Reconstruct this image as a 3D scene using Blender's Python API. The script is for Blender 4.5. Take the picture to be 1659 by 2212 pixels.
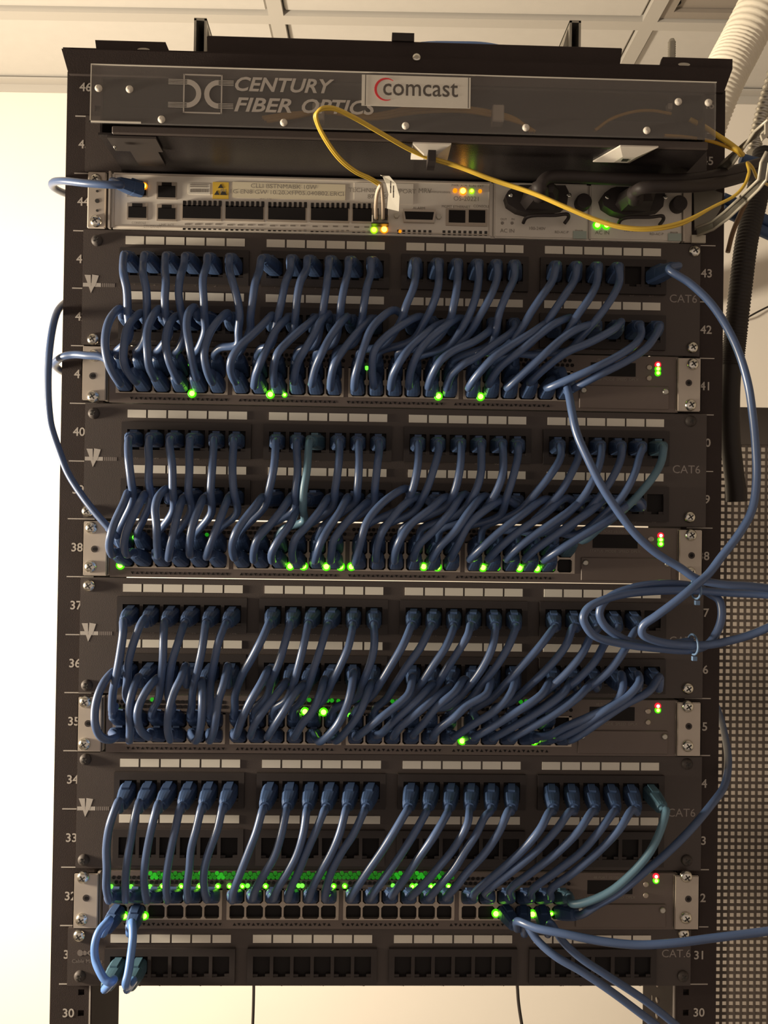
import bpy, bmesh, math, random
from mathutils import Vector, Matrix
random.seed(7)
for o in list(bpy.data.objects): bpy.data.objects.remove(o)
S = bpy.context.scene
COL = S.collection
V = Vector

# ------------------------------------------------------------------ camera
U = .04445           # one rack unit
ZO = .08             # first unit starts this far above the floor
CAM = V((-.025646, -.66585, 1.69055 + ZO))
PITCH, YAW, ROLL, FPX = .01102, .027295, .01481, 1853.0
def _basis():
    cy, sy, cp, sp = math.cos(YAW), math.sin(YAW), math.cos(PITCH), math.sin(PITCH)
    f = V((sy * cp, cy * cp, sp)); r0 = V((cy, -sy, 0)); u0 = r0.cross(f)
    c, s = math.cos(ROLL), math.sin(ROLL)
    return c * r0 + s * u0, -s * r0 + c * u0, f
RX, RU, RF = _basis()
cd = bpy.data.cameras.new('camera'); cam = bpy.data.objects.new('camera', cd); COL.objects.link(cam)
cd.sensor_fit = 'HORIZONTAL'; cd.sensor_width = 36; cd.lens = FPX / 1659 * 36
cd.clip_start = .02; cd.clip_end = 30
cam.matrix_world = Matrix(((RX.x, RU.x, -RF.x, CAM.x), (RX.y, RU.y, -RF.y, CAM.y), (RX.z, RU.z, -RF.z, CAM.z), (0, 0, 0, 1)))
S.camera = cam
def P(px, py, Y=0.0):
    """real position of a thing measured in the photograph, given the depth plane it stands on"""
    d = RF + RX * ((px - 829.5) / FPX) - RU * ((py - 1106) / FPX)
    return CAM + d * ((Y - CAM.y) / d.y)
def PZ(px, py, z):
    d = RF + RX * ((px - 829.5) / FPX) - RU * ((py - 1106) / FPX)
    return CAM + d * ((z - CAM.z) / d.z)
def proj(w):
    d = w - CAM; k = d.dot(RF)
    return 829.5 + FPX * d.dot(RX) / k, 1106 - FPX * d.dot(RU) / k
def PXM(Y=0.0): return FPX / (Y - CAM.y)     # pixels per metre on a depth plane

# ------------------------------------------------------------------ light
W = bpy.data.worlds.new('world'); S.world = W; W.use_nodes = True
W.node_tree.nodes['Background'].inputs[0].default_value = (1, .81, .66, 1)
W.node_tree.nodes['Background'].inputs[1].default_value = .45
def area(name, loc, target, size, power, col):
    l = bpy.data.lights.new(name, 'AREA'); l.energy = power; l.size = size; l.color = col; l.shape = 'DISK'
    o = bpy.data.objects.new(name, l); COL.objects.link(o); o.location = loc
    o.rotation_euler = (V(target) - V(loc)).to_track_quat('-Z', 'Y').to_euler()
    return o
area('lamp_light', (-1.20, -.10, 1.74), (-.30, .85, 1.34), .26, 62, (1, .86, .66))
S.view_settings.view_transform = 'Standard'; S.view_settings.look = 'None'
S.view_settings.exposure = 0.0; S.view_settings.gamma = 1; S.view_settings.use_curve_mapping = False
S.cycles.sample_clamp_indirect = 3.0
S.cycles.use_denoising = True
S.cycles.max_bounces = 6

# ------------------------------------------------------------------ materials
def mat(name, col, rough=.5, metal=0.0, spec=.5, noise=0.0, nscale=60.0, bump=0.0, bscale=900.0, coat=0.0):
    m = bpy.data.materials.new(name); m.use_nodes = True
    nt = m.node_tree; b = nt.nodes['Principled BSDF']
    b.inputs['Base Color'].default_value = (*col, 1); b.inputs['Roughness'].default_value = rough
    b.inputs['Metallic'].default_value = metal; b.inputs['Specular IOR Level'].default_value = spec
    b.inputs['Coat Weight'].default_value = coat
    tc = nt.nodes.new('ShaderNodeTexCoord')
    if noise:
        n = nt.nodes.new('ShaderNodeTexNoise'); n.inputs['Scale'].default_value = nscale; n.inputs['Detail'].default_value = 4
        nt.links.new(tc.outputs['Object'], n.inputs['Vector'])
        r = nt.nodes.new('ShaderNodeMix'); r.data_type = 'RGBA'
        r.inputs[6].default_value = (*[c * (1 - noise) for c in col], 1)
        r.inputs[7].default_value = (*[min(1, c * (1 + noise)) for c in col], 1)
        nt.links.new(n.outputs['Fac'], r.inputs[0]); nt.links.new(r.outputs[2], b.inputs['Base Color'])
    if bump:
        n2 = nt.nodes.new('ShaderNodeTexNoise'); n2.inputs['Scale'].default_value = bscale
        nt.links.new(tc.outputs['Object'], n2.inputs['Vector'])
        bp = nt.nodes.new('ShaderNodeBump'); bp.inputs['Strength'].default_value = bump; bp.inputs['Distance'].default_value = .0005
        nt.links.new(n2.outputs['Fac'], bp.inputs['Height']); nt.links.new(bp.outputs[0], b.inputs['Normal'])
    return m
def glow(name, col, strength):
    m = bpy.data.materials.new(name); m.use_nodes = True; nt = m.node_tree
    b = nt.nodes['Principled BSDF']; b.inputs['Base Color'].default_value = (*[c * .5 for c in col], 1)
    b.inputs['Emission Color'].default_value = (*col, 1); b.inputs['Emission Strength'].default_value = strength
    return m
M = dict(
    black=mat('black_powder_coat', (.044, .034, .032), .75, 0, .10, .15, 40, .25, 1500),
    panel=mat('black_panel_steel', (.062, .048, .043), .48, 0, .4, .12, 30, .2, 1500),
    plastic=mat('black_plastic', (.034, .027, .026), .55, 0, .3, .1, 80),
    socket=mat('socket_dark', (.010, .008, .008), .6, 0, .2, .1, 80),
    gloss=mat('black_gloss_steel', (.022, .018, .018), .26, 0, .35, .1, 20, .25, 1200),
    grey=mat('switch_grey_paint', (.135, .105, .092), .5, 0, .4, .08, 60),
    greyd=mat('switch_dark_grey', (.085, .068, .060), .5, 0, .4, .08, 60),
    shield=mat('port_shield_metal', (.42, .36, .30), .45, .55, .5, .1, 90),
    alu=mat('bracket_aluminium', (.48, .42, .36), .45, .3, .5, .08, 120),
    chrome=mat('screw_chrome', (.72, .70, .64), .22, 1, .5, .12, 400),
    dull=mat('screw_dull', (.06, .05, .046), .6, .2, .3),
    cross=mat('screw_recess', (.03, .027, .024), .6),
    paper=mat('label_paper', (.70, .66, .58), .7, 0, .3, .04, 200),
    print=mat('rack_print', (.46, .42, .38), .7, 0, .2),
    printd=mat('panel_print_dim', (.20, .17, .155), .7, 0, .2),
    beige=mat('router_face', (.66, .61, .54), .45, 0, .4, .05, 80),
    sticker=mat('router_sticker', (.70, .63, .47), .6, 0, .3),
    ink=mat('router_ink', (.10, .085, .075), .7),
    inkl=mat('router_ink_light', (.25, .22, .19), .7),
    green_tab=mat('release_tab', (.34, .40, .36), .5),
    yell=mat('warning_yellow', (.70, .46, .05), .6),
    blue=mat('patch_blue', (.058, .098, .208), .35, 0, .6, .12, 50),
    blueb=mat('boot_blue', (.040, .076, .170), .50, 0, .4, .12, 60),
    teal=mat('patch_teal', (.095, .185, .26), .42, 0, .5, .12, 60),
    tealb=mat('boot_teal', (.060, .125, .175), .48, 0, .4, .12, 60),
    lite=mat('patch_light_blue', (.11, .23, .55), .30, 0, .6, .1, 60),
    fibre=mat('fibre_yellow', (.66, .44, .055), .4, 0, .5, .06, 80),
    fibred=mat('fibre_yellow_thin', (.58, .33, .03), .45, 0, .4, .06, 80),
    amber=mat('fibre_boot', (.62, .50, .38), .4, 0, .4),
    brown=mat('brown_sheath', (.14, .075, .03), .5),
    white=mat('tag_white', (.48, .45, .38), .5, 0, .4, .04, 60),
    mount=mat('mount_plastic', (.62, .57, .50), .45, 0, .4, .05, 90),
    red=mat('logo_red', (.70, .04, .05), .6),
    wall=mat('wall_paint', (.72, .67, .60), .9, 0, .2, .03, 6, .05, 300),
    tile=mat('ceiling_tile', (.50, .475, .44), .95, 0, .1, .04, 40, .2, 500),
    tbar=mat('ceiling_grid_metal', (.42, .395, .36), .6, 0, .3),
    gap=mat('grid_shadow_reveal', (.34, .30, .26), .8),
    floor=mat('floor_vinyl', (.28, .25, .22), .5, 0, .4, .15, 8),
    duct=mat('duct_cream', (.80, .74, .62), .5, 0, .4, .05, 20),
    tube=mat('corrugated_black', (.026, .021, .019), .5, 0, .3),
    mesh=mat('cabinet_black', (.050, .040, .034), .5, 0, .4),
    dimback=mat('dimming_backing_paint', (.42, .36, .31), .8, 0, .2),
    perf=mat('cabinet_mesh', (.060, .046, .038), .5, 0, .4),
    strut=mat('grey_guide', (.17, .155, .125), .4, .2, .5, .1, 50),
    strutl=mat('guide_edge', (.46, .42, .34), .4, .2, .5),
    galv=mat('galvanised_steel', (.45, .43, .38), .35, .8, .5, .15, 60),
    fix=mat('fixture_grey', (.27, .235, .20), .6, 0, .3, .05, 20),
    tie=mat('tie_blue', (.12, .20, .34), .5, 0, .4),
    printm=mat('panel_print_mid', (.30, .265, .245), .7, 0, .2),
)
def clear(name):
    m = bpy.data.materials.new(name); m.use_nodes = True; nt = m.node_tree; b = nt.nodes['Principled BSDF']
    b.inputs['Base Color'].default_value = (.36, .34, .33, 1); b.inputs['Roughness'].default_value = .12
    t = nt.nodes.new('ShaderNodeBsdfTransparent'); t.inputs[0].default_value = (.92, .9, .88, 1)
    mx = nt.nodes.new('ShaderNodeMixShader'); mx.inputs[0].default_value = .22
    out = nt.nodes['Material Output']
    nt.links.new(t.outputs[0], mx.inputs[1]); nt.links.new(b.outputs[0], mx.inputs[2]); nt.links.new(mx.outputs[0], out.inputs[0])
    return m
M['clear'] = clear('clear_cover_plastic')
G = dict(
    g_core=glow('led_green_core', (.30, 1, .03), 14), g_halo=glow('led_green_halo', (.10, 1, .0), .75),  # second one paints the halo around a light as a weak glow
    g_mid=glow('led_green_mid', (.10, 1, .03), 2.6), g_dim=glow('led_and_vent_glow_dim', (.03, .8, .02), .26),  # the dim one also paints the vent glow
    g_faint=glow('vent_glow_faint', (.02, .6, .01), .035),  # only for the green glow painted on the vents
    y_core=glow('led_lime_core', (.55, 1, .02), 9), y_halo=glow('led_lime_halo', (.45, 1, .0), .9),
    a_core=glow('led_amber_core', (1, .42, .03), 11), a_lens=glow('led_amber_halo', (1, .32, .0), 1.0),
    r_core=glow('led_red_core', (1, .18, .15), 10), r_halo=glow('led_red_halo', (1, .02, .04), .9))

# ------------------------------------------------------------------ helpers
def link(o, parent=None):
    COL.objects.link(o)
    if parent is not None: o.parent = parent
    return o
def tag(o, label=None, cat=None, group=None, kind=None):
    if label: o['label'] = label
    if cat: o['category'] = cat
    if group: o['group'] = group
    if kind: o['kind'] = kind
    return o
def wloc(p):
    v = V((0, 0, 0))
    while p is not None: v += p.location; p = p.parent
    return v
def thing(name, loc, label, cat, group=None):
    o = bpy.data.objects.new(name, None); o.empty_display_size = .02; o.location = loc; COL.objects.link(o)
    return tag(o, label, cat, group)
def obj(name, bm, m, parent=None, smooth=False, loc=None, kind=None):
    """mesh object; bm holds world coordinates, moved to the parent's origin (or to loc)"""
    me = bpy.data.meshes.new(name)
    org = V(loc) if loc is not None else (wloc(parent) if parent is not None else V((0, 0, 0)))
    if org.length: bmesh.ops.translate(bm, verts=bm.verts, vec=-org)
    bm.to_mesh(me); bm.free()
    for x in (m if isinstance(m, (list, tuple)) else [m]): me.materials.append(x)
    if smooth:
        for p in me.polygons: p.use_smooth = True
    o = bpy.data.objects.new(name, me)
    if loc is not None: o.location = V(loc) - (wloc(parent) if parent is not None else V((0, 0, 0)))
    link(o, parent)
    if kind: o['kind'] = kind
    return o
def inst(name, me, loc, parent=None, rot=None):
    o = bpy.data.objects.new(name, me); o.location = V(loc) - (wloc(parent) if parent is not None else V((0, 0, 0)))
    if rot is not None: o.rotation_mode = 'QUATERNION'; o.rotation_quaternion = rot
    return link(o, parent)
def B(): return bmesh.new()
def box(bm, x0, x1, y0, y1, z0, z1, mi=0):
    vs = [bm.verts.new((x, y, z)) for z in (z0, z1) for y in (y0, y1) for x in (x0, x1)]
    for f in ((0, 2, 3, 1), (4, 5, 7, 6), (0, 1, 5, 4), (2, 6, 7, 3), (0, 4, 6, 2), (1, 3, 7, 5)):
        bm.faces.new([vs[i] for i in f]).material_index = mi
    return bm
def cbox(bm, c, w, h, y0, y1, mi=0): return box(bm, c.x - w / 2, c.x + w / 2, y0, y1, c.z - h / 2, c.z + h / 2, mi)
def bevel(bm, w=.0006, seg=1):
    bmesh.ops.bevel(bm, geom=bm.edges[:], offset=w, segments=seg, affect='EDGES', clamp_overlap=True); return bm
def prism(bm, pts, y0, y1, mi=0):
    """extrude an outline given in (x, z) along y"""
    a = [bm.verts.new((x, y0, z)) for x, z in pts]; b = [bm.verts.new((x, y1, z)) for x, z in pts]
    n = len(pts)
    fs = [bm.faces.new(a), bm.faces.new(b[::-1])]
    for i in range(n): fs.append(bm.faces.new((a[i], b[i], b[(i + 1) % n], a[(i + 1) % n])))
    for f in fs: f.material_index = mi
    return bm
def disc(bm, c, r, y0, y1, n=16, mi=0, rz=None):
    rz = rz or r
    return prism(bm, [(c[0] + r * math.cos(2 * math.pi * i / n), c[1] + rz * math.sin(2 * math.pi * i / n)) for i in range(n)], y0, y1, mi)
def lathe(bm, c, prof, n=16, mi=0, axis='y'):
    """prof: (radius, distance along -y)"""
    rings = []
    for r, d in prof:
        rings.append([bm.verts.new((c[0] + r * math.cos(2 * math.pi * i / n), c[1] - d, c[2] + r * math.sin(2 * math.pi * i / n)) if axis == 'y'
                                   else (c[0] + r * math.cos(2 * math.pi * i / n), c[1] + r * math.sin(2 * math.pi * i / n), c[2] + d)) for i in range(n)])
    for a, b in zip(rings, rings[1:]):
        for i in range(n):
            f = bm.faces.new((a[i], a[(i + 1) % n], b[(i + 1) % n], b[i])); f.material_index = mi; f.smooth = True
    f = bm.faces.new(rings[-1]); f.material_index = mi
    return bm
def spline(pts, sub=5):
    pts = [V(p) for p in pts]
    if len(pts) < 3: return pts
    ext = [2 * pts[0] - pts[1]] + pts + [2 * pts[-1] - pts[-2]]
    out = []
    for i in range(1, len(ext) - 2):
        p0, p1, p2, p3 = ext[i - 1:i + 3]
        d1 = max((p1 - p0).length, 1e-5) ** .5; d2 = max((p2 - p1).length, 1e-5) ** .5; d3 = max((p3 - p2).length, 1e-5) ** .5
        m1 = ((p1 - p0) / d1 - (p2 - p0) / (d1 + d2) + (p2 - p1) / d2) * d2
        m2 = ((p2 - p1) / d2 - (p3 - p1) / (d2 + d3) + (p3 - p2) / d3) * d2
        for k in range(sub):
            t = k / sub; t2 = t * t; t3 = t2 * t
            out.append(p1 * (2 * t3 - 3 * t2 + 1) + m1 * (t3 - 2 * t2 + t) + p2 * (-2 * t3 + 3 * t2) + m2 * (t3 - t2))
    out.append(pts[-1]); return out
def tube(bm, pts, r, n=10, mi=0, flat=None):
    rings = []; up = None; L = len(pts)
    for i, p in enumerate(pts):
        t = (pts[min(i + 1, L - 1)] - pts[max(i - 1, 0)])
        if t.length < 1e-9: continue
        t.normalize()
        if up is None: up = t.orthogonal().normalized()
        up = (up - t * up.dot(t)); up = up.normalized() if up.length > 1e-6 else t.orthogonal().normalized()
        s = t.cross(up)
        rr = r(i / (L - 1)) if callable(r) else r
        rings.append([bm.verts.new(p + (up * math.cos(2 * math.pi * k / n) + s * math.sin(2 * math.pi * k / n)) * rr) for k in range(n)])
    for a, b in zip(rings, rings[1:]):
        for k in range(n):
            f = bm.faces.new((a[k], a[(k + 1) % n], b[(k + 1) % n], b[k])); f.smooth = True; f.material_index = mi
    bm.faces.new(rings[0][::-1]).material_index = mi; bm.faces.new(rings[-1]).material_index = mi
    return bm
_tc = {}
def tmesh(s, size, shear=0, bold=0):
    k = (s, round(size, 5), shear, bold)
    if k not in _tc:
        c = bpy.data.curves.new('t', 'FONT'); c.body = s; c.size = size; c.align_x = 'CENTER'; c.align_y = 'CENTER'
        c.shear = shear; c.offset = bold; c.resolution_u = 3
        o = bpy.data.objects.new('t', c); COL.objects.link(o)
        me = bpy.data.meshes.new_from_object(o.evaluated_get(bpy.context.evaluated_depsgraph_get()))
        _tc[k] = ([v.co.copy() for v in me.vertices], [tuple(p.vertices) for p in me.polygons])
        bpy.data.objects.remove(o); bpy.data.curves.remove(c); bpy.data.meshes.remove(me)
    return _tc[k]
def text_fit(bm, s, x0, x1, zc, size, y, shear=0, bold=0):
    vs, _ = tmesh(s, size, shear, bold); a = min(v.x for v in vs); b = max(v.x for v in vs); sx = (x1 - x0) / (b - a)
    return text(bm, s, (x0 - a * sx, zc), size, y, shear, bold, 0, sx)
def text(bm, s, c, size, y, shear=0, bold=0, mi=0, sx=1, slope=0):
    vs, fs = tmesh(s, size, shear, bold)
    nv = [bm.verts.new((c[0] + v.x * sx, y, c[1] + v.y + v.x * slope)) for v in vs]
    for f in fs:
        try: bm.faces.new([nv[i] for i in f]).material_index = mi
        except ValueError: pass
    return bm

def screw_mesh(name, r, ms):
    bm = B(); lathe(bm, (0, 0, 0), [(r, -.0005), (r, .0006), (r * .93, .0016), (r * .72, .0026), (r * .4, .0032), (r * .12, .0034)], 18)
    a = .6
    for k in range(2):
        q = a + k * math.pi / 2; c, s = math.cos(q), math.sin(q); l, w = r * .5, r * .1
        prism(bm, [(c * u * l - s * v * w, s * u * l + c * v * w) for u, v in ((-1, -1), (1, -1), (1, 1), (-1, 1))], -.0036, -.002, 1)
    me = bpy.data.meshes.new(name); bm.to_mesh(me); bm.free()
    for m in ms: me.materials.append(m)
    return me
SCREW = screw_mesh('screw', .0047, (M['chrome'], M['cross'])); SCREWD = screw_mesh('screw', .0044, (M['dull'], M['cross']))
def screw(px, py, parent, Y=-.004, dark=False, name='screw'):
    return inst(name, SCREWD if dark else SCREW, P(px, py, Y), parent)
_led = {}
def led_mesh(kind, r, r2):
    k = (kind, r)
    if k not in _led:
        bm = B(); lathe(bm, (0, 0, 0), [(r2, -.0003), (r2, .0004), (r2 * .8, .0007)], 14, 1)  # outer ring glows weakly to imitate the light's halo
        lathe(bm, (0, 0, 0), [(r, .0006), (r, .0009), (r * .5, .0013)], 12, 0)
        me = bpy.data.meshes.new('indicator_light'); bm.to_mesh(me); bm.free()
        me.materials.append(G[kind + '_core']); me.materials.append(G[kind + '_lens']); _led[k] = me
    return _led[k]
_led2 = {}
def dim_mesh(kind, r, n=12):  # six-sided ones are painted vent glow, not indicators
    if (kind, r, n) not in _led2:
        bm = B(); disc(bm, (0, 0), r, -.0006, .0002, n)
        me = bpy.data.meshes.new('indicator_light'); bm.to_mesh(me); bm.free(); me.materials.append(G[kind]); _led2[(kind, r, n)] = me
    return _led2[(kind, r, n)]

# ================================================================== room
TH = -.024   # the room is turned a little against the rack
def room(x, y, z=0): c, s = math.cos(TH), math.sin(TH); return V((x * c - (y - .95) * s, .95 + x * s + (y - .95) * c, z))
def rbox(bm, x0, x1, y0, y1, z0, z1):
    n = len(bm.verts); box(bm, x0, x1, y0, y1, z0, z1); bm.verts.ensure_lookup_table()
    for v in bm.verts[n:]: v.co = room(v.co.x, v.co.y, v.co.z)
ZC = 1.69055 + .827 + ZO
YW = .962
bm = B(); rbox(bm, -2.2, 2.4, YW, YW + .1, 0, ZC + .12); obj('wall_back', bm, M['wall'], kind='structure')
bm = B(); rbox(bm, -2.3, -2.2, -1.6, YW + .1, 0, ZC + .12); obj('wall_left', bm, M['wall'], kind='structure')
bm = B(); rbox(bm, 2.4, 2.5, -1.6, YW + .1, 0, ZC + .12); obj('wall_right', bm, M['wall'], kind='structure')
bm = B(); rbox(bm, -2.3, 2.5, -1.6, YW + .1, -.05, 0); obj('floor', bm, M['floor'], kind='structure')
bm = B(); rbox(bm, -2.3, 2.5, -1.6, YW + .1, ZC + .02, ZC + .1); ceil = obj('ceiling', bm, M['tile'], kind='structure')
bm = B(); rbox(bm, -2.2, 2.4, YW - .024, YW, ZC - .006, ZC - .002); rbox(bm, -2.2, 2.4, YW - .003, YW, ZC - .020, ZC - .002)
obj('trim_1', bm, M['tbar'], kind='structure')
bm = B(); rbox(bm, -2.2, 2.4, YW - .012, YW, 0, .1); obj('baseboard_back', bm, M['greyd'], kind='structure')
x0g = -.170; PT = .6096; yg = .735
xs = [x0g + PT * k for k in range(-3, 5)]; ys = [yg - PT * k for k in range(0, 4)]
for y in ys:
    bm = B(); rbox(bm, -2.2, 2.4, y - .012, y + .012, ZC - .006, ZC + .01); obj('grid_bar', bm, M['tbar'], ceil)
for x in xs:
    for y1, y2 in [(yg + .012, YW)] + [(b + .012, a - .012) for a, b in zip(ys, ys[1:])]:
        bm = B(); rbox(bm, x - .012, x + .012, y1, y2, ZC - .006, ZC + .01); obj('grid_bar', bm, M['tbar'], ceil)
cells = [(yg, YW + .012)] + [(b, a) for a, b in zip(ys, ys[1:])]
for j, (ya, yb) in enumerate(cells):
    for i in range(-1, len(xs)):
        xa = xs[i] if i >= 0 else -2.2; xb = xs[i + 1] if i + 1 < len(xs) else 2.4
        if j == 1 and abs(xa - (x0g + PT)) < .01: continue      # the fixture sits here
        bm = B(); rbox(bm, xa + .014, xb - .014, ya + .014, yb - .014, ZC + .001, ZC + .016); bevel(bm, .003)
        obj('ceiling_tile', bm, M['tile'], ceil)
# recessed grey fixture in the ceiling at the right
c = room(x0g + PT * 1.5, yg - PT / 2, ZC)
fx = thing('ceiling_fixture', c, 'grey recessed ceiling fixture with a dark screw, beside the cream duct', 'light fixture')
bm = B(); xa, xb, ya, yb = x0g + PT + .014, x0g + 2 * PT - .014, yg - PT + .014, yg - .014
rbox(bm, xa, xb, ya, yb, ZC + .006, ZC + .016); obj('housing', bm, M['fix'], fx)
bm = B(); w = .018
for q in ((xa, xb, yb - w, yb), (xa, xb, ya, ya + w), (xa, xa + w, ya + w, yb - w), (xb - w, xb, ya + w, yb - w)): rbox(bm, *q, ZC - .001, ZC + .0055)
obj('frame', bm, M['fix'], fx)
pz = PZ(1463, 11, ZC); bm = B(); lathe(bm, (pz.x, pz.y, ZC + .0055), [(.006, 0), (.006, -.003), (.003, -.005)], 14, axis='z'); obj('screw', bm, M['socket'], fx)

# ================================================================== relay rack
rack = thing('relay_rack', (0, .04, 0), 'black two-post relay rack printed with unit numbers, carrying all the panels', 'rack')
ZT = 2.1145
holes = []
for n in range(1, 47):
    for f in (.1429, .5, .8571): holes.append(ZO + (n - 1) * U + f * U)
holes = [h for h in holes if h < ZT - .01]
def upright(sx):
    bm = B(); s = sx
    def bx(x0, x1, *r): a, b = sorted((x0 * s, x1 * s)); box(bm, a, b, *r)
    bx(.2254, .2313, 0, .003, .006, ZT); bx(.2359, .2572, 0, .003, .006, ZT)
    z = .006
    for h in holes + [ZT + .0023]:
        if h - .0023 > z: bx(.2313, .2359, 0, .003, z, h - .0023)
        z = h + .0023
    bx(.2254, .2284, .003, .0732, .006, ZT)           # web
    bx(.2284, .2400, .0045, .0065, .006, ZT)          # strip added behind the holes to block light from the wall
    bx(.2254, .2572, .0732, .0762, .006, ZT)          # rear flange
    bx(.2542, .2572, .003, .010, .006, ZT)            # return lips
    o = obj('upright', bm, M['black'], rack)
    cx = P(171, 936).x if s < 0 else P(1522.5, 955).x
    for n in range(29, 47):
        zc = ZO + (n - .5) * U
        bm = B(); text(bm, str(n), (cx, zc), .0092, -.0003, bold=.00015); obj('unit_number', bm, M['print'], o)
        bm = B(); box(bm, *sorted((s * .2505, s * .2300)), -.0003, 0, ZO + n * U - .0004, ZO + n * U + .0004)
        obj('tick_mark', bm, M['print'], o)
    bm = B(); xl = P(194, 2160).x if s < 0 else P(1455, 2160).x
    box(bm, xl - .0006, xl + .0006, -.0003, 0, ZO + 29.12 * U, ZO + 30 * U - .001)
    obj('guide_line', bm, M['print'], o)
    if s > 0:
        bm = B()
        for a, b in ((29.36, 29.94), (28.9, 29.15), (28.4, 28.7)): box(bm, .2251, .2254, .052, .0535, ZO + a * U, ZO + b * U)
        obj('guide_line', bm, M['print'], o)
        for k in range(4):
            bm = B(); zc = P(1413, 2126 + k * 34, .04).z; lathe(bm, (0, 0, 0), [(.0022, 0), (.0022, .0008), (.001, .0012)], 10)
            bmesh.ops.rotate(bm, verts=bm.verts, cent=(0, 0, 0), matrix=Matrix.Rotation(-math.pi / 2, 3, 'Z')); bmesh.ops.translate(bm, verts=bm.verts, vec=(.2254, .040, zc))
            obj('rivet_or_lit_hole', bm, M['alu'], o)  # pale domes paint wall light seen through holes in the web
    return o
for s in (-1, 1): upright(s)
# foot angles on the floor
for y0, y1 in ((-.10, -.0005), (.0767, .18)):
    bm = B(); box(bm, -.26, .26, y0, y1, 0, .006); box(bm, -.26, .26, *((-.0065, -.0005) if y0 < 0 else (.0767, .0827)), .006, .09); obj('foot_angle', bm, M['black'], rack)
# top angle with flared ends
zt = P(860, 126, 0).z; bm = B()
zl, zr = P(140, 111, -.03).z, P(1593, 145, -.03).z
zt = (zl + zr) / 2
prism(bm, [(-.2505, zt - .0015), (.2485, zt - .0015), (.2485, zt + .0015), (-.2505, zt + .0015)], -.030, .045)
prism(bm, [(-.245, zt - .0195), (.242, zt - .0195), (.2485, zt - .0012), (-.2505, zt - .0012)], -.033, -.030)
obj('top_angle', bm, M['black'], rack)
for px0, px1, py0, py1 in ((203, 365, 92, 114), (1425, 1585, 121, 146)):
    a, b = P(px0, py1, -.03), P(px1, py0, -.03); zz = zt + .0017
    bm = B(); h = .007
    prism(bm, [(a.x + .001, zz), (b.x, zz), (b.x - (.003 if px0 < 500 else 0), zz + h), (a.x + (.003 if px0 > 500 else .0), zz + h)], -.028, -.024)
    box(bm, a.x + .003, b.x - .004, -.024, .03, zz, zz + .003)
    o = obj('corner_plate', bm, M['black'], rack)
    bm = B(); q = P((310 if px0 < 500 else 1478), (107 if px0 < 500 else 139), -.029); disc(bm, (q.x, q.z), .0046, -.0288, -.028, 18, rz=.0014); obj('bolt_head', bm, M['chrome'], o)
q = P(335, 84, .02); bm = B(); lathe(bm, (q.x, .02, zt), [(.0045, 0), (.0045, .028), (.003, .030)], 14, axis='z'); obj('bolt', bm, M['galv'], rack)
bm = B(); q = P(1451, 108, .01)
prof = []
for k in range(12): prof += [(.0032, k * .0018), (.0027, k * .0018 + .0009)]
lathe(bm, (q.x, .01, q.z - .014), prof + [(.002, .0225)], 14, axis='z'); obj('bolt', bm, M['galv'], rack)
# long bar lying on the top angle
a, b = P(455, 100, .0), P(1335, 121, .0)
bm = B(); prism(bm, [(a.x, zt + .0018), (b.x - .003, zt + .0018), (b.x, b.z), (a.x - .001, b.z)], -.012, .03); bevel(bm, .0008); obj('top_bar', bm, M['black'], rack)
bm = B(); q = P(869, 97, 0); box(bm, q.x - .0085, q.x + .0085, -.014, .02, b.z - .001, q.z + .0015); obj('top_clip', bm, M['plastic'], rack)
bm = B(); q = P(900, 124, -.0335); lathe(bm, (q.x, -.0331, q.z), [(.003, 0), (.003, .0006), (.0015, .001)], 12); obj('top_screw', bm, M['chrome'], rack)
# two channel brackets with hooked rods
for (cx, w, ytop, ybot, sgn) in ((433, 27, 40, 112, 1), (1243, 25, 45, 118, -1)):
    Yb = .02
    t = P(cx, ytop, Yb); zb = zt + .0018; ww = w / PXM(Yb) / 2
    zb2 = zb if cx < 700 else b.z
    br = None
    bm = B(); box(bm, t.x - ww, t.x - ww + .0018, Yb, Yb + .05, zb2, t.z); box(bm, t.x + ww - .0018, t.x + ww, Yb, Yb + .05, zb2, t.z)
    box(bm, t.x - ww, t.x + ww, Yb, Yb + .05, t.z - .0015, t.z + .0005); box(bm, t.x - ww + .0018, t.x + ww - .0018, Yb + .02, Yb + .022, zb2, t.z - .0015, 1)
    if sgn > 0: prism(bm, [(t.x + ww, t.z - .003), (t.x + ww, zb2), (t.x + ww + .010, zb2), (t.x + ww + .006, zb2 + .012)], Yb + .006, Yb + .03)
    else: prism(bm, [(t.x - ww, t.z - .003), (t.x - ww - .006, zb2 + .012), (t.x - ww - .010, zb2), (t.x - ww, zb2)], Yb + .006, Yb + .03)
    br = obj('channel_bracket', bm, [M['galv'], M['socket']], rack)
    bm = B(); r = .013
    tube(bm, spline([V((t.x + sgn * (ww + .002 + r * math.sin(a_)), Yb + .02, zb2 + .003 + r * 1.05 * math.cos(a_))) for a_ in (0, .5, 1.0, 1.45)] + [V((t.x + sgn * (ww + .002 + r), Yb + .02, zb2 + .0))]), .0026, 10)
    obj('hook_rod', bm, M['chrome'], br)

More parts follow.
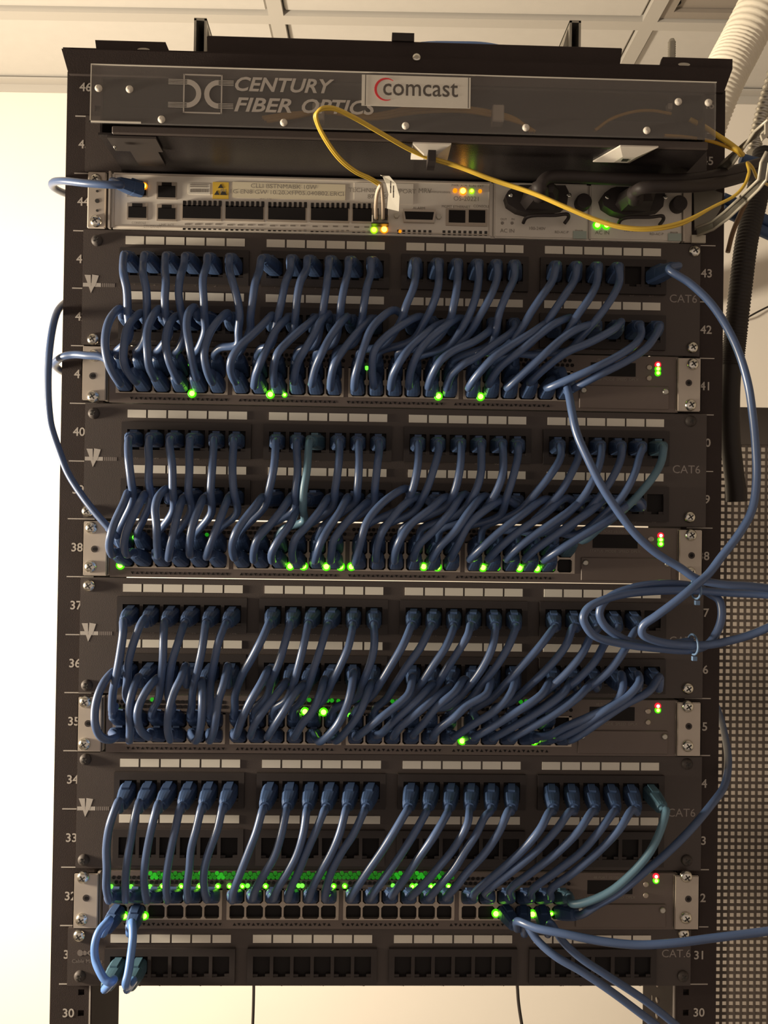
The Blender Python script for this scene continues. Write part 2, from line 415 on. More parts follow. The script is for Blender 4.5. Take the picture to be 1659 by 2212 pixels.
# ================================================================== fibre enclosure
ZB = ZO + 44 * U
enc = thing('fibre_enclosure', (0, .06, ZB + .0012), 'black fibre enclosure with clear lettered cover and white rivets, topmost unit of the rack', 'fibre enclosure')
XL, XR = P(197, 205, -.07).x, P(1545, 240, -.07).x
zc0, zc1 = P(860, 284, -.07).z, P(860, 160, -.07).z
z0 = ZB + .0012
bm = B()
box(bm, XL + .004, XR - .004, -.066, .20, z0, z0 + .0015)                 # bottom
box(bm, XL + .004, XR - .004, -.060, .20, zc1 - .004, zc1 - .0025)        # top
box(bm, XL + .004, XR - .004, .198, .20, z0 + .0015, zc1 - .004)
box(bm, XL + .004, XL + .0055, -.062, .198, z0 + .0015, zc1 - .004); box(bm, XR - .0055, XR - .004, -.062, .198, z0 + .0015, zc1 - .004)
obj('housing', bm, M['gloss'], enc)
bm = B(); box(bm, XL + .0055, XR - .0055, -.018, -.016, z0 + .0015, zc1 - .004); obj('splice_plate', bm, M['plastic'], enc)
bm = B(); box(bm, XL + .014, XR - .004, -.0685, -.066, z0, zc0 - .0005); bevel(bm, .0008); obj('front_lip', bm, M['panel'], enc)
for s in (-1, 1):
    bm = B(); a, b = sorted((s * .2415, s * .2135)); box(bm, a, b, -.0035, -.0005, ZB + .001, ZB + .0435); obj('mounting_ear', bm, M['panel'], enc)
bm = B(); box(bm, XL, XR, -.0715, -.0695, zc0, zc1); bevel(bm, .0003); cov = obj('clear_cover', bm, M['clear'], enc)
bm = B(); wE = .0006
box(bm, XL, XR, -.0722, -.0715, zc1 - wE, zc1); box(bm, XL, XL + wE, -.0722, -.0715, zc0, zc1 - wE)
box(bm, XL, XL + .035, -.0722, -.0715, zc0, zc0 + wE * 1.6); obj('edge_shine', bm, M['paper'], cov)  # pale opaque strips paint the shiny lines on the cover's edges
for px, py in ((213, 191), (280, 193), (349, 258), (613, 265), (876, 272), (1136, 276), (1397, 282), (1465, 220), (1530, 222)):
    q = P(px, py, -.0715); bm = B(); lathe(bm, (q.x, -.0714, q.z), [(.0026, 0), (.0026, .0005), (.0021, .0015), (.001, .002)], 14); obj('rivet_or_lit_hole', bm, M['mount'], cov)
# printed logo
SL = 0.0
def lp(px, py): q = P(px, py, -.0716); return q.x, q.z
bm = B(); k = 1 / PXM(-.0716); y = -.0718
cx, cz = lp(438, 203); hw, hh, t = 40.5 * k, 41 * k, 1.4 * k
for q in ((-hw, hw, hh - t, hh + t), (-hw, hw, -hh - t, -hh + t), (-hw - t, -hw + t, -hh - t, hh + t), (hw - t, hw + t, -hh - t, hh + t)):
    prism(bm, [(cx + q[0], cz + q[2]), (cx + q[1], cz + q[2]), (cx + q[1], cz + q[3]), (cx + q[0], cz + q[3])], y, y + .0002)
for sg in (-1, 1):
    ax = cx + sg * 34 * k; Ro, Ri = 31 * k, 20 * k
    N = 12; o1 = [(ax - sg * Ro * math.cos(a), cz + Ro * math.sin(a)) for a in [(-.5 + i / N) * math.pi for i in range(N + 1)]]
    i1 = [(ax - sg * Ri * math.cos(a), cz + Ri * math.sin(a)) for a in [(-.5 + i / N) * math.pi for i in range(N + 1)]]
    for i in range(N): prism(bm, [o1[i], o1[i + 1], i1[i + 1], i1[i]], y, y + .0002)
    for zz in (25, -25):
        for j in range(4):
            dz = (zz + (j - 1.5) * 3.2) * k; xa, xb = (cx + sg * 33 * k, cx + sg * (74 if sg < 0 else 66) * k)
            prism(bm, [(min(xa, xb), cz + dz - .5 * k), (max(xa, xb), cz + dz - .5 * k), (max(xa, xb), cz + dz + .5 * k), (min(xa, xb), cz + dz + .5 * k)], y, y + .0002)
obj('printed_logo', bm, M['print'], cov)
for s_, xa, xb, ya in (('CENTURY', 508, 722, 186), ('FIBER', 506, 630, 229), ('OPTICS', 652, 812, 233)):
    bm = B(); text_fit(bm, s_, lp(xa, ya)[0], lp(xb, ya)[0], lp((xa + xb) / 2, ya)[1], .0135, y, .26, .00032); obj('lettering', bm, M['print'], cov)
st = P(899, 198, -.0716); bm = B(); box(bm, st.x - 118.5 * k, st.x + 118.5 * k, -.0722, -.0717, st.z - 34 * k, st.z + 33 * k); sk = obj('white_sticker', bm, M['paper'], cov)
bm = B()
text_fit(bm, 'comcast', st.x - 72 * k, st.x + 91 * k, st.z + 6 * k, .0172, -.0724, bold=.0001); obj('lettering', bm, M['ink'], sk)
bm = B(); 
for d in (-111, 113): box(bm, st.x + d * k, st.x + (d + 1.6) * k, -.0725, -.0723, st.z - 34 * k, st.z + 33 * k); obj('sticker_line', bm, M['ink'], sk); bm = B()
ccx, ccz = st.x - 66 * k, st.z + 2 * k; N = 18
for i in range(N):
    a1 = math.radians(50 + 245 * i / N); a2 = math.radians(50 + 245 * (i + 1) / N)
    w1 = (1 + 4.2 * math.sin(math.pi * i / N)) * k; w2 = (1 + 4.2 * math.sin(math.pi * (i + 1) / N)) * k; R = 25 * k
    prism(bm, [(ccx + R * math.cos(a1), ccz + R * math.sin(a1)), (ccx + R * math.cos(a2), ccz + R * math.sin(a2)), (ccx + (R - w2) * math.cos(a2), ccz + (R - w2) * math.sin(a2)), (ccx + (R - w1) * math.cos(a1), ccz + (R - w1) * math.sin(a1))], -.0725, -.0723)
obj('red_crescent', bm, M['red'], sk)
# hinge bracket under the left end
bm = B(); q = P(300, 292, -.066); box(bm, q.x - .022, q.x + .012, -.0665, -.045, z0 - .0022, z0 - .0006); box(bm, q.x - .012, q.x + .008, -.044, -.018, z0 - .0014, z0 - .0004)
obj('hinge_plate', bm, M['dull'], enc)
for px, py in ((245, 296), (248, 317)):
    q = P(px, py, -.06); bm = B(); lathe(bm, (q.x, -.06, q.z), [(.0011, -.003), (.0011, .0005), (.0005, .001)], 10); obj('glint_dome', bm, M['chrome'], enc)  # tiny chrome domes added for two glints of light
# adhesive cable mounts under the enclosure
for px, py, lab in ((930, 325, 'square white adhesive mount holding the yellow fibre, below the enclosure'), (1350, 331, 'empty square white adhesive mount below the enclosure, nearer the power cords')):
    q = PZ(px, py, z0); mt = thing('cable_mount', q, lab, 'cable mount', 'adhesive mounts below the fibre enclosure')
    bm = B(); h = .0135; sq = [(-1, -1), (1, -1), (1, 1), (-1, 1)]
    zb_ = z0 - .0002; zt_ = z0 - .0012; zi = z0 - .0048
    shx = .006 if px > 1000 else 0
    top = [bm.verts.new((q.x + a * h - b * shx, q.y + b * h, zb_)) for a, b in sq]; mid = [bm.verts.new((q.x + a * h - b * shx, q.y + b * h, zt_)) for a, b in sq]
    inn = [bm.verts.new((q.x + a * h * .36 - b * shx * .3, q.y + b * h * .36, zi)) for a, b in sq]
    for A_, B_ in ((top, mid), (mid, inn)):
        for i in range(4): bm.faces.new((A_[i], A_[(i + 1) % 4], B_[(i + 1) % 4], B_[i]))
    bm.faces.new(inn); bm.faces.new(top[::-1]); obj('mount_base', bm, M['mount'], mt)
    if px < 1000:
        bm = B(); box(bm, q.x - .0025, q.x + .003, q.y - .012, q.y + .004, zi - .008, zi); obj('black_strap', bm, M['plastic'], mt)
    else:
        bm = B(); box(bm, q.x - .0022, q.x + .0022, q.y - .002, q.y + .002, zi - .0004, zi + .0002); obj('mount_slot', bm, M['cross'], mt)

# ================================================================== patch panels
GW, GP, CELLW = .0925, .10785, .0925 / 6
lbl_bm = B(); box(lbl_bm, -.0070, .0070, -.0005, .0003, -.0030, .0030); LBL = bpy.data.meshes.new('port_label'); lbl_bm.to_mesh(LBL); lbl_bm.free(); LBL.materials.append(M['paper'])
def jack_module(bm, x0, zc, n=6):
    """raised black block with six open sockets"""
    w = GW + .006; xa = x0 - .003; h = .0135
    yb, yf = -.0041, -.0072
    box(bm, xa, xa + w, yf, yb, zc + .0078, zc + h); box(bm, xa, xa + w, yf, yb, zc - h, zc - .0078)
    edges = [xa] + [x0 + CELLW * (i + .5) + s * .0064 for i in range(n) for s in (-1, 1)] + [xa + w]
    for i in range(0, len(edges), 2): box(bm, edges[i], edges[i + 1], yf, yb, zc - .0078, zc + .0078)
    for i in range(n):
        c_ = x0 + CELLW * (i + .5)
        box(bm, c_ - .0064, c_ - .0028, yf + .0006, yb, zc - .0078, zc - .0058); box(bm, c_ + .0028, c_ + .0064, yf + .0006, yb, zc - .0078, zc - .0058)
        box(bm, c_ - .0064, c_ + .0064, yb - .0002, yb, zc - .0078, zc + .0078, 1)
def panel(name, top_unit, cx, label, cat6, rows=2, screws=(), dark=(), logo=True, numbers=None):
    ztop = ZO + top_unit * U - .0002; H = rows * U - .001
    t = thing('patch_bay', (cx, 0, ztop - H), label, 'patch panel', 'patch panels in the rack')
    bm = B(); box(bm, cx - .2398, cx + (.2388 if top_unit in (43, 31) else .2412), -.004, -.0012, ztop - H, ztop); obj('panel_plate', bm, M['panel'], t)
    bm = B(); box(bm, cx - .21, cx + .21, -.0012, .055, ztop - H + .006, ztop - .004); obj('rear_housing', bm, M['plastic'], t)
    gs = cx - (3 * GP + GW) / 2
    jacks = []
    for r in range(rows):
        zc = ztop - .0275 - r * .0433; row = []
        for g in range(4):
            bm = B(); jack_module(bm, gs + g * GP, zc); obj('jack_module', bm, [M['plastic'], M['socket']], t)
            for i in range(6):
                x = gs + g * GP + CELLW * (i + .5)
                inst('port_label', LBL, (x, -.0043, ztop - .0075 - r * .0424), t); row.append(V((x, -.006, zc)))
        jacks.append(row)
        bm = B(); n0 = numbers[r]
        zn = ztop - .0408 - r * .0433 if rows == 2 else ztop - .0425
        for g in range(4):
            for i in range(6): text(bm, str(n0 + g * 6 + i), (gs + g * GP + CELLW * (i + .5), zn), .0038, -.0042)
        obj('port_numbers', bm, M['printd'], t, kind='stuff')
    if rows == 2:
        bm = B(); text(bm, 'CAT6', (cx + .2255, ztop - .0435), .0090, -.0042, sx=1.0); obj('lettering', bm, M['printm'], t)
        a = V((cx - .2328, 0, ztop - .0425)); k = .00036
        bm = B(); y = -.0042
        prism(bm, [(a.x - 15 * k, a.z + 21 * k), (a.x - 2 * k, a.z + 21 * k), (a.x - 1.2 * k, a.z - 3 * k), (a.x - 6 * k, a.z - 3 * k)][::-1], y, y + .0002)
        prism(bm, [(a.x + 1 * k, a.z + 22 * k), (a.x + 15 * k, a.z + 20 * k), (a.x + 8 * k, a.z - 3 * k), (a.x - .5 * k, a.z - 3 * k)][::-1], y, y + .0002)
        prism(bm, [(a.x - 6 * k, a.z - 3 * k), (a.x + 6 * k, a.z - 3 * k), (a.x - 1 * k, a.z - 18 * k)][::-1], y, y + .0002)
        prism(bm, [(a.x - 18 * k, a.z + 4 * k), (a.x + 20 * k, a.z + 4 * k), (a.x + 20 * k, a.z - 4 * k), (a.x - 18 * k, a.z - 4 * k)][::-1], y + .00005, y + .0002)
        o = obj('winged_logo', bm, M['print'], t)
        bm = B()
        for i in range(7): box(bm, a.x + (22 + i * 4) * k, a.x + (25 + i * 4) * k, y, y + .0002, a.z - 4 * k, a.z + 4 * k)
        obj('logo_text', bm, M['printd'], t)
    for s in screws: screw(s[0], s[1], t)
    for s in dark: screw(s[0], s[1], t, dark=True)
    return t, jacks
def pcx(xa, xb, y1, y2): return (P(xa, y1, -.0045).x + P(xb, y2, -.0045).x) / 2
PANELS = {}
PANELS['A'] = panel('A', 43, pcx(270, 1429, 522, 543), 'topmost patch panel, black two-row steel panel below the pale router, printed CAT6', 1, screws=((202, 733), (1500, 543), (1495, 751)), dark=((210, 520),), numbers=(1, 25))
PANELS['B'] = panel('B', 40, pcx(276, 1434, 900, 913), 'second patch panel from the top, black, crossed by a loose blue cable', 1, screws=((190, 1104), (1489, 1117)), dark=((203, 893), (1492, 910)), numbers=(49, 73))
PANELS['C'] = panel('C', 37, pcx(266, 1427, 1269, 1275), 'third patch panel from the top, black, partly hidden by the coil of blue cable', 1, screws=((193, 1265), (1485, 1487)), dark=((188, 1480), (1487, 1272)), numbers=(97, 121))
PANELS['D'] = panel('D', 34, pcx(258, 1425, 1646, 1648), 'fourth patch panel from the top, black, its lower row of sockets empty', 1, screws=(), dark=((185, 1640), (181, 1857), (1483, 1858), (1484, 1650)), numbers=(145, 169))
PANELS['E'] = panel('E', 31, pcx(234, 1411, 2021, 2021), 'lowest patch panel, single row numbered 1 to 24 and printed CAT.6', 1, rows=1, screws=((172, 2021), (1476, 2016)), dark=((173, 2108), (1475, 2108)), numbers=(1,))
t = PANELS['E'][0]; bm = B(); q = P(1461, 2061, -.0045); text(bm, 'CAT.6', (q.x, q.z), .0086, -.0042); obj('lettering', bm, M['printm'], t)
bm = B(); q = P(175, 2077, -.0045); text(bm, 'Cable Matters', (q.x + .0045, q.z), .0040, -.0042)
q = P(173, 2059, -.0045); disc(bm, (q.x, q.z), .0023, -.0043, -.0041, 12); disc(bm, (q.x + .0035, q.z), .0017, -.0043, -.0041, 12)
prism(bm, [(q.x + .0045, q.z), (q.x + .0085, q.z + .0028), (q.x + .0068, q.z), (q.x + .0085, q.z - .0028)], -.0043, -.0041); obj('printed_logo', bm, M['printd'], t)

# ================================================================== network switches
def switch(top_unit, px_block, py_block, ears, earscr, label, leds, status, hexes=()):
    ztop = ZO + top_unit * U - .0006; H = .0432; zb = ztop - H; YF = -.006
    bx = P(px_block, py_block, YF).x; cx = bx + .2145
    t = thing('network_switch', (cx, 0, zb), label, 'network switch', 'network switches in the rack')
    bm = B(); box(bm, cx - .219, cx + .219, -.003, .30, zb, ztop); obj('chassis', bm, M['greyd'], t)
    # face: strips around the openings
    XA, XB = cx - .2195, cx + .2195; zp1 = ztop - .0128; zp0 = ztop - .0362
    bm = B()
    box(bm, XA, XB, YF, -.003, zp1, ztop); box(bm, XA, XB, YF, -.003, zb, zp0)
    pw, pitch = .0853, .0887; e = [XA] + [v for g in range(4) for v in (bx + g * pitch, bx + g * pitch + pw)] + [XB]
    for i in range(0, len(e), 2): box(bm, e[i], e[i + 1], YF, -.003, zp0, zp1)
    obj('faceplate', bm, M['grey'], t)
    ports = [[], []]; zu, zl = ztop - .0184, ztop - .0298; zm = (zp1 + zp0) / 2
    for g in range(4):
        x0 = bx + g * pitch; cw = pw / 6; bm = B()
        box(bm, x0, x0 + pw, -.0034, -.003, zp0, zp1, 1)
        y0, y1 = YF - .0006, -.0034
        for i in range(7):
            w = .0011 if i in (0, 6) else .0007; xx = x0 + i * cw; xx = min(max(xx, x0 + w), x0 + pw - w)
            box(bm, xx - w, xx + w, y0, y1, zp0, zp1)
            for zc, sg in ((zm, 1), (zm, -1), (zp0, 1)):
                prism(bm, [(max(xx - .0030, x0), zc), (min(xx + .0030, x0 + pw), zc), (xx + .0007, zc + sg * .0024), (xx - .0007, zc + sg * .0024)], y0 - .0001, y1 - .001)
        box(bm, x0, x0 + pw, y0, y1, zm - .0007, zm + .0007); box(bm, x0, x0 + pw, y0, y1, zp0, zp0 + .0009); box(bm, x0, x0 + pw, y0, y1, zp1 - .0009, zp1)
        obj('port_block', bm, [M['shield'], M['socket']], t)
        for i in range(6):
            ports[0].append(V((x0 + cw * (i + .5), YF, zu))); ports[1].append(V((x0 + cw * (i + .5), YF, zl)))
    bm = B()
    for g in range(4):
        for i in range(22):
            for r in range(2):
                disc(bm, (bx + g * pitch + .003 + i * .0038 + (r % 2) * .0019, ztop - .0045 - r * .0036), .0015, YF - .0003, YF + .0001, 6)
    for i in range(92):
        x = bx + .012 + i * .0036
        if i % 23 > 20: continue
        s = 1 if i % 2 else -1; z_ = zb + .0033
        prism(bm, [(x - .0012, z_ - s * .0009), (x + .0012, z_ - s * .0009), (x, z_ + s * .0011)], YF - .0003, YF + .0001)
    obj('vent_holes', bm, M['socket'], t, kind='stuff')
    # module bay at the right: display, buttons, slot cover with thumb screws
    mx = bx + 4 * pitch + .0005
    bm = B(); box(bm, mx + .010, mx + .045, YF - .0004, YF + .0001, ztop - .016, ztop - .0055); obj('display_window', bm, M['socket'], t)
    bm = B(); text(bm, 'STATUS  MODE  SPEED  DPLX', (mx + .0275, ztop - .0185), .0030, YF - .0003); text(bm, '48 PORT 10/100/1000', (mx + .0275, ztop - .0033), .0028, YF - .0003); obj('lettering', bm, M['inkl'], t)
    bm = B(); box(bm, mx + .001, mx + .071, YF - .0014, YF, zb + .002, ztop - .0235); bevel(bm, .0004); sl = obj('slot_cover', bm, M['grey'], t)
    for xx in (mx + .004, mx + .068):
        bm = B(); lathe(bm, (xx, YF - .0013, ztop - .0275), [(.0024, 0), (.0024, .0014), (.0016, .002)], 14); obj('thumb_screw', bm, M['galv'], sl)
    for dz in (.0085, .017):
        bm = B(); lathe(bm, (mx + .0555, YF, ztop - dz), [(.0021, 0), (.0021, .0007), (.0015, .0009)], 14); obj('button', bm, M['shield'], t)
    for side, (xa, xb) in zip((-1, 1), ears):
        ya = py_block
        a = P(xa, ya, -.008).x; b = P(xb, ya, -.008).x
        bm = B(); box(bm, a, b, -.0085, -.0062, zb + .0002, ztop - .0004); bevel(bm, .0012, 2)
        xi0, xi1 = ((XA - .001, b) if side < 0 else (a, XB + .001)); xi0, xi1 = min(xi0, xi1), max(xi0, xi1)
        box(bm, min(b, XA) - .002 if side < 0 else a, b if side < 0 else max(a, XB) + .002, -.0062, -.0006, zb + .001, ztop - .001)
        er = obj('bracket_ear', bm, M['alu'], t)
        for s in earscr[0 if side < 0 else 1][:-1]: inst('screw', SCREW, P(s[0], s[1], -.0085), er)
        h = P(*earscr[0 if side < 0 else 1][-1], -.0086)
        bm = B(); disc(bm, (h.x, h.z), .0026, -.0087, -.0084, 14, 0); disc(bm, (h.x, h.z), .0013, -.0089, -.0086, 12, 1); obj('screw_hole', bm, [M['dull'], M['socket']], er)
    for kind, px, py in leds:
        q = P(px, py, YF - .0008)
        if kind == 'G': inst('indicator_light', led_mesh('g', .0020, .0034), q, t)
        elif kind == 'g': inst('indicator_light', led_mesh('g', .0011, .0021), q, t)
        elif kind == 'm': inst('indicator_light', dim_mesh('g_mid', .0016), q, t)
        else: inst('indicator_light', dim_mesh('g_dim', .0015), q, t)
    for kind, px, py in status: inst('status_light', led_mesh(kind, .0013, .0025), P(px, py, YF - .0004), t)
    for kind, px, py in hexes: inst('vent_glow', dim_mesh(kind, .0017, 6), P(px, py, YF - .0002), t)  # emissive hexagons imitate green light showing in the vents
    return t, ports
SW = {}
SW['A'] = switch(41, 250, 851, ((175, 230), (1462, 1515)), (((204, 768), (202, 857), (200, 812)), ((1496, 787), (1491, 875), (1488, 827))),
    'uppermost grey network switch, between the topmost and second patch panels',
    [('m', 403, 790), ('m', 792, 795), ('d', 612, 790), ('G', 415, 850), ('G', 584, 852), ('g', 615, 853), ('G', 947, 856), ('G', 1038, 857)],
    [('r', 1421, 788), ('g', 1421, 797), ('g', 1421, 806)])
SW['B'] = switch(38, 252, 1222, ((177, 232), (1465, 1518)), (((198, 1140), (196, 1224), (204, 1186)), ((1492, 1156), (1490, 1237), (1494, 1200))),
    'second grey network switch from the top, beside the crossing of two loose cables',
    [('m', 290, 1161), ('d', 405, 1160), ('d', 447, 1155), ('G', 260, 1221), ('G', 627, 1223), ('G', 656, 1223), ('G', 705, 1224), ('G', 736, 1224), ('G', 759, 1224), ('G', 915, 1224), ('G', 945, 1225), ('G', 1043, 1226), ('g', 1075, 1227), ('G', 1122, 1227), ('G', 1160, 1228), ('g', 1192, 1228)],
    [('r', 1427, 1157), ('g', 1427, 1166), ('g', 1427, 1175)])
SW['C'] = switch(35, 243, 1592, ((166, 220), (1461, 1515)), (((185, 1516), (183, 1607), (190, 1563)), ((1485, 1526), (1485, 1611), (1488, 1569))),
    'third grey network switch from the top, below the coil of blue cable',
    [('G', 659, 1537), ('G', 699, 1538), ('m', 755, 1545), ('m', 253, 1535), ('G', 998, 1600), ('G', 1154, 1601)],
    [('r', 1421, 1525), ('g', 1421, 1534)],
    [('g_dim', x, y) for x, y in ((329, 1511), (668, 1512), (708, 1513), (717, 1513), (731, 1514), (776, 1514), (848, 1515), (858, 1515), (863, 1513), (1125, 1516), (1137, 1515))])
hx = []  # green glow spots painted over the lowest switch's vents
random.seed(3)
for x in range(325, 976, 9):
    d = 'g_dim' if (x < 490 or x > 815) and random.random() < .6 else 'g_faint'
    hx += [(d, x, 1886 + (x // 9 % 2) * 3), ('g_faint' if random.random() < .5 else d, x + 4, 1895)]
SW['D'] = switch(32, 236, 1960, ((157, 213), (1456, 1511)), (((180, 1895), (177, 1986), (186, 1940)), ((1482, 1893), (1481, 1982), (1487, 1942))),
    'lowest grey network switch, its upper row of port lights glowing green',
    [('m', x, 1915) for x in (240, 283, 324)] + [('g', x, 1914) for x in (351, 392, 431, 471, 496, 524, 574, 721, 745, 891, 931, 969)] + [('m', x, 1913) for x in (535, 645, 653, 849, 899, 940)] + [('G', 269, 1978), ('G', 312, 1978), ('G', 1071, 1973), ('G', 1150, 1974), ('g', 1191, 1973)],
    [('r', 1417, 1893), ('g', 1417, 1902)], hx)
# ================================================================== router
YF = -.006
rt = thing('router', (0, 0, ZO + 43 * U + .0006), 'pale steel router with fibre cages and two power modules, below the fibre enclosure', 'router')
XA, XB = P(240, 440, YF).x, P(1474, 460, YF).x; rz1, rz0 = ZO + 44 * U - .0005, ZO + 43 * U + .0006
bm = B(); box(bm, XA + .001, XB - .001, -.003, .24, rz0, rz1); obj('chassis', bm, M['beige'], rt)
xm = P(1066, 460, YF).x; xm2 = P(1271, 460, YF).x
bm = B(); box(bm, XA, xm - .0006, YF, -.003, rz0, rz1); bevel(bm, .0012, 2); face = obj('faceplate', bm, M['beige'], rt)
bm = B(); w = .0007; x0, x1, z0_, z1_ = XA + .002, xm - .003, rz0 + .0015, rz1 - .0015
for q in ((x0, x1, z1_ - w, z1_), (x0, x1, z0_, z0_ + w), (x0, x0 + w, z0_ + w, z1_ - w), (x1 - w, x1, z0_ + w, z1_ - w)): box(bm, q[0], q[1], YF - .0006, YF + .0001, q[2], q[3])
obj('face_rim', bm, M['alu'], face)
def rp(px0, py0, px1, py1, Y=YF):
    c_ = P((px0 + px1) / 2, (py0 + py1) / 2, Y); k = 1 / PXM(Y); return c_, (px1 - px0) * k, (py1 - py0) * k
def rbx(bm, px0, py0, px1, py1, y0, y1, mi=0):
    c_, w_, h_ = rp(px0, py0, px1, py1); cbox(bm, c_, w_, h_, y0, y1, mi); return c_
for (a, b_, c2, d) in ((277, 392, 317, 424), (277, 441, 317, 473), (341, 396, 380, 429), (341, 444, 380, 476)):
    bm = B(); c_ = rbx(bm, a - 2, b_ - 2, c2 + 2, d + 2, YF - .0006, YF + .0001, 0); rbx(bm, a + 1, b_ + 6, c2 - 1, d - 2, YF - .0009, YF - .0004, 1)
    rbx(bm, a + 9, b_ - 1, c2 - 9, b_ + 7, YF - .0009, YF - .0004, 1); obj('ethernet_socket', bm, [M['shield'], M['socket']], rt)
for (a, b_) in ((395, 478), (487, 570), (579, 661), (671, 753), (761, 804)):
    yo = 437 + (a - 395) * .0165; bm = B(); rbx(bm, a - 1, yo + 6, b_ + 1, yo + 40, YF - .0012, YF + .0001, 0)
    rbx(bm, a + 1, yo + 8, b_ - 1, yo + 36, YF - .0016, YF - .001, 1)
    n = 8 if b_ - a > 60 else 4
    for i in range(n): rbx(bm, a + 1 + i * 11, yo - 2, a + 7 + i * 11, yo + 10, YF - .0016, YF + .0001, 1)
    for i in range(n): rbx(bm, a + i * 11, yo + 56, a + 6 + i * 11, yo + 59.5, YF - .0004, YF + .0001, 1)
    for i in range(n // 2): rbx(bm, a + 4 + i * 22, yo + 46, a + 15 + i * 22, yo + 49, YF - .0003, YF + .0001, 2)
    obj('fibre_cage', bm, [M['shield'], M['socket'], M['inkl']], rt)
bm = B(); rbx(bm, 407, 397, 454, 420, YF - .0005, YF); o = obj('barcode_sticker', bm, M['paper'], rt)
bm = B(); random.seed(5)
for i in range(14): rbx(bm, 411 + i * 2.8, 409, 411 + i * 2.8 + random.choice((1, 1.6, 2.2)), 416, YF - .0007, YF - .0004)
for i in range(2): rbx(bm, 411, 399 + i * 4, 448, 401 + i * 4, YF - .0007, YF - .0004)
obj('barcode', bm, M['inkl'], o)
bm = B(); rbx(bm, 460, 394, 494, 430, YF - .0006, YF); o = obj('warning_sticker', bm, M['yell'], rt)
bm = B(); c_ = P(477, 412, YF); k = 1 / PXM(YF); y = YF - .0008
prism(bm, [(c_.x - 6 * k, c_.z + 5 * k), (c_.x + 6 * k, c_.z + 5 * k), (c_.x, c_.z + 14 * k)], y, y + .0002); prism(bm, [(c_.x - 14 * k, c_.z - 10 * k), (c_.x - 2 * k, c_.z - 10 * k), (c_.x - 8 * k, c_.z - .5 * k)], y, y + .0002)
prism(bm, [(c_.x - 1 * k, c_.z - 10 * k), (c_.x + 14 * k, c_.z - 10 * k), (c_.x + 9 * k, c_.z - 3 * k), (c_.x + 3 * k, c_.z - 2 * k)], y, y + .0002); obj('warning_symbol', bm, M['cross'], o)
bm = B(); rbx(bm, 503, 396, 746, 430, YF - .0005, YF); o = obj('address_sticker', bm, M['sticker'], rt)
bm = B(); c_ = P(613, 404, YF); text(bm, 'CLLI BSTNMABK 10W', (c_.x, c_.z), .0048, YF - .0007, sx=1.1); c_ = P(610, 417, YF); text(bm, 'P1 1G EN8 GW 10.20.XFP05.040802.ERCI', (c_.x, c_.z), .0046, YF - .0007, sx=1.18); obj('lettering', bm, M['inkl'], o)
bm = B(); rbx(bm, 765, 396, 893, 440, YF - .0005, YF); o = obj('support_sticker', bm, M['beige'], rt)
bm = B(); c_ = P(826, 413, YF); text(bm, 'TECHNICAL SUPPORT', (c_.x, c_.z), .0048, YF - .0007, sx=1.1); c_ = P(815, 426, YF); text(bm, '877 - 5', (c_.x, c_.z), .0048, YF - .0007, sx=1.1); obj('lettering', bm, M['inkl'], o)
bm = B()
for s_, px, py, sz in (('MRV', 918, 413, .0052), ('Communications', 948, 415, .0026), ('OS-20221', 1008, 430, .0050), ('PWR  ALM  RUN  EXT', 1010, 402, .0026), ('ALARM', 905, 450, .0030), ('MGMT ETHERNET', 985, 447, .0028), ('CONSOLE', 1040, 446, .0028), ('CONSOLE', 300, 482, .0024), ('LINK  ACT', 360, 486, .0024), ('ETHERNET', 330, 490, .0028), ('SFP 1-8', 574, 428, .0030)):
    bm = B(); c_ = P(px, py, YF); text(bm, s_, (c_.x, c_.z), sz, YF - .0003); obj('lettering', bm, M['inkl'], rt)
bm = B(); c_ = P(905, 469, YF); k = 1 / PXM(YF)
def dsub(w_, h_, y0, y1, mi): prism(bm, [(c_.x - w_ * k, c_.z + h_ * k), (c_.x - (w_ - 3) * k, c_.z - h_ * k), (c_.x + (w_ - 3) * k, c_.z - h_ * k), (c_.x + w_ * k, c_.z + h_ * k)], y0, y1, mi)
dsub(36, 14, YF - .0032, YF, 0); dsub(32, 8.5, YF - .0034, YF - .003, 1)
for dx in (-49, 43): disc(bm, (c_.x + dx * k, c_.z), .0020, YF - .0028, YF, 6, 2)
obj('alarm_connector', bm, [M['alu'], M['socket'], M['galv']], rt)
bm = B(); rbx(bm, 963, 452, 1053, 489, YF - .0010, YF, 0)
for a in (969, 1012): rbx(bm, a, 455, a + 36, 482, YF - .0013, YF - .0009, 1)
obj('twin_socket', bm, [M['shield'], M['socket']], rt)
bm = B()
for i in range(7): rbx(bm, 858 + i * 11.3, 496.5 + i * .17, 864 + i * 11.3, 505 + i * .17, YF - .0004, YF)
for i in range(9): rbx(bm, 956 + i * 11.3, 498 + i * .17, 962 + i * 11.3, 508 + i * .17, YF - .0004, YF)
obj('vent_slots', bm, M['cross'], rt, kind='stuff')
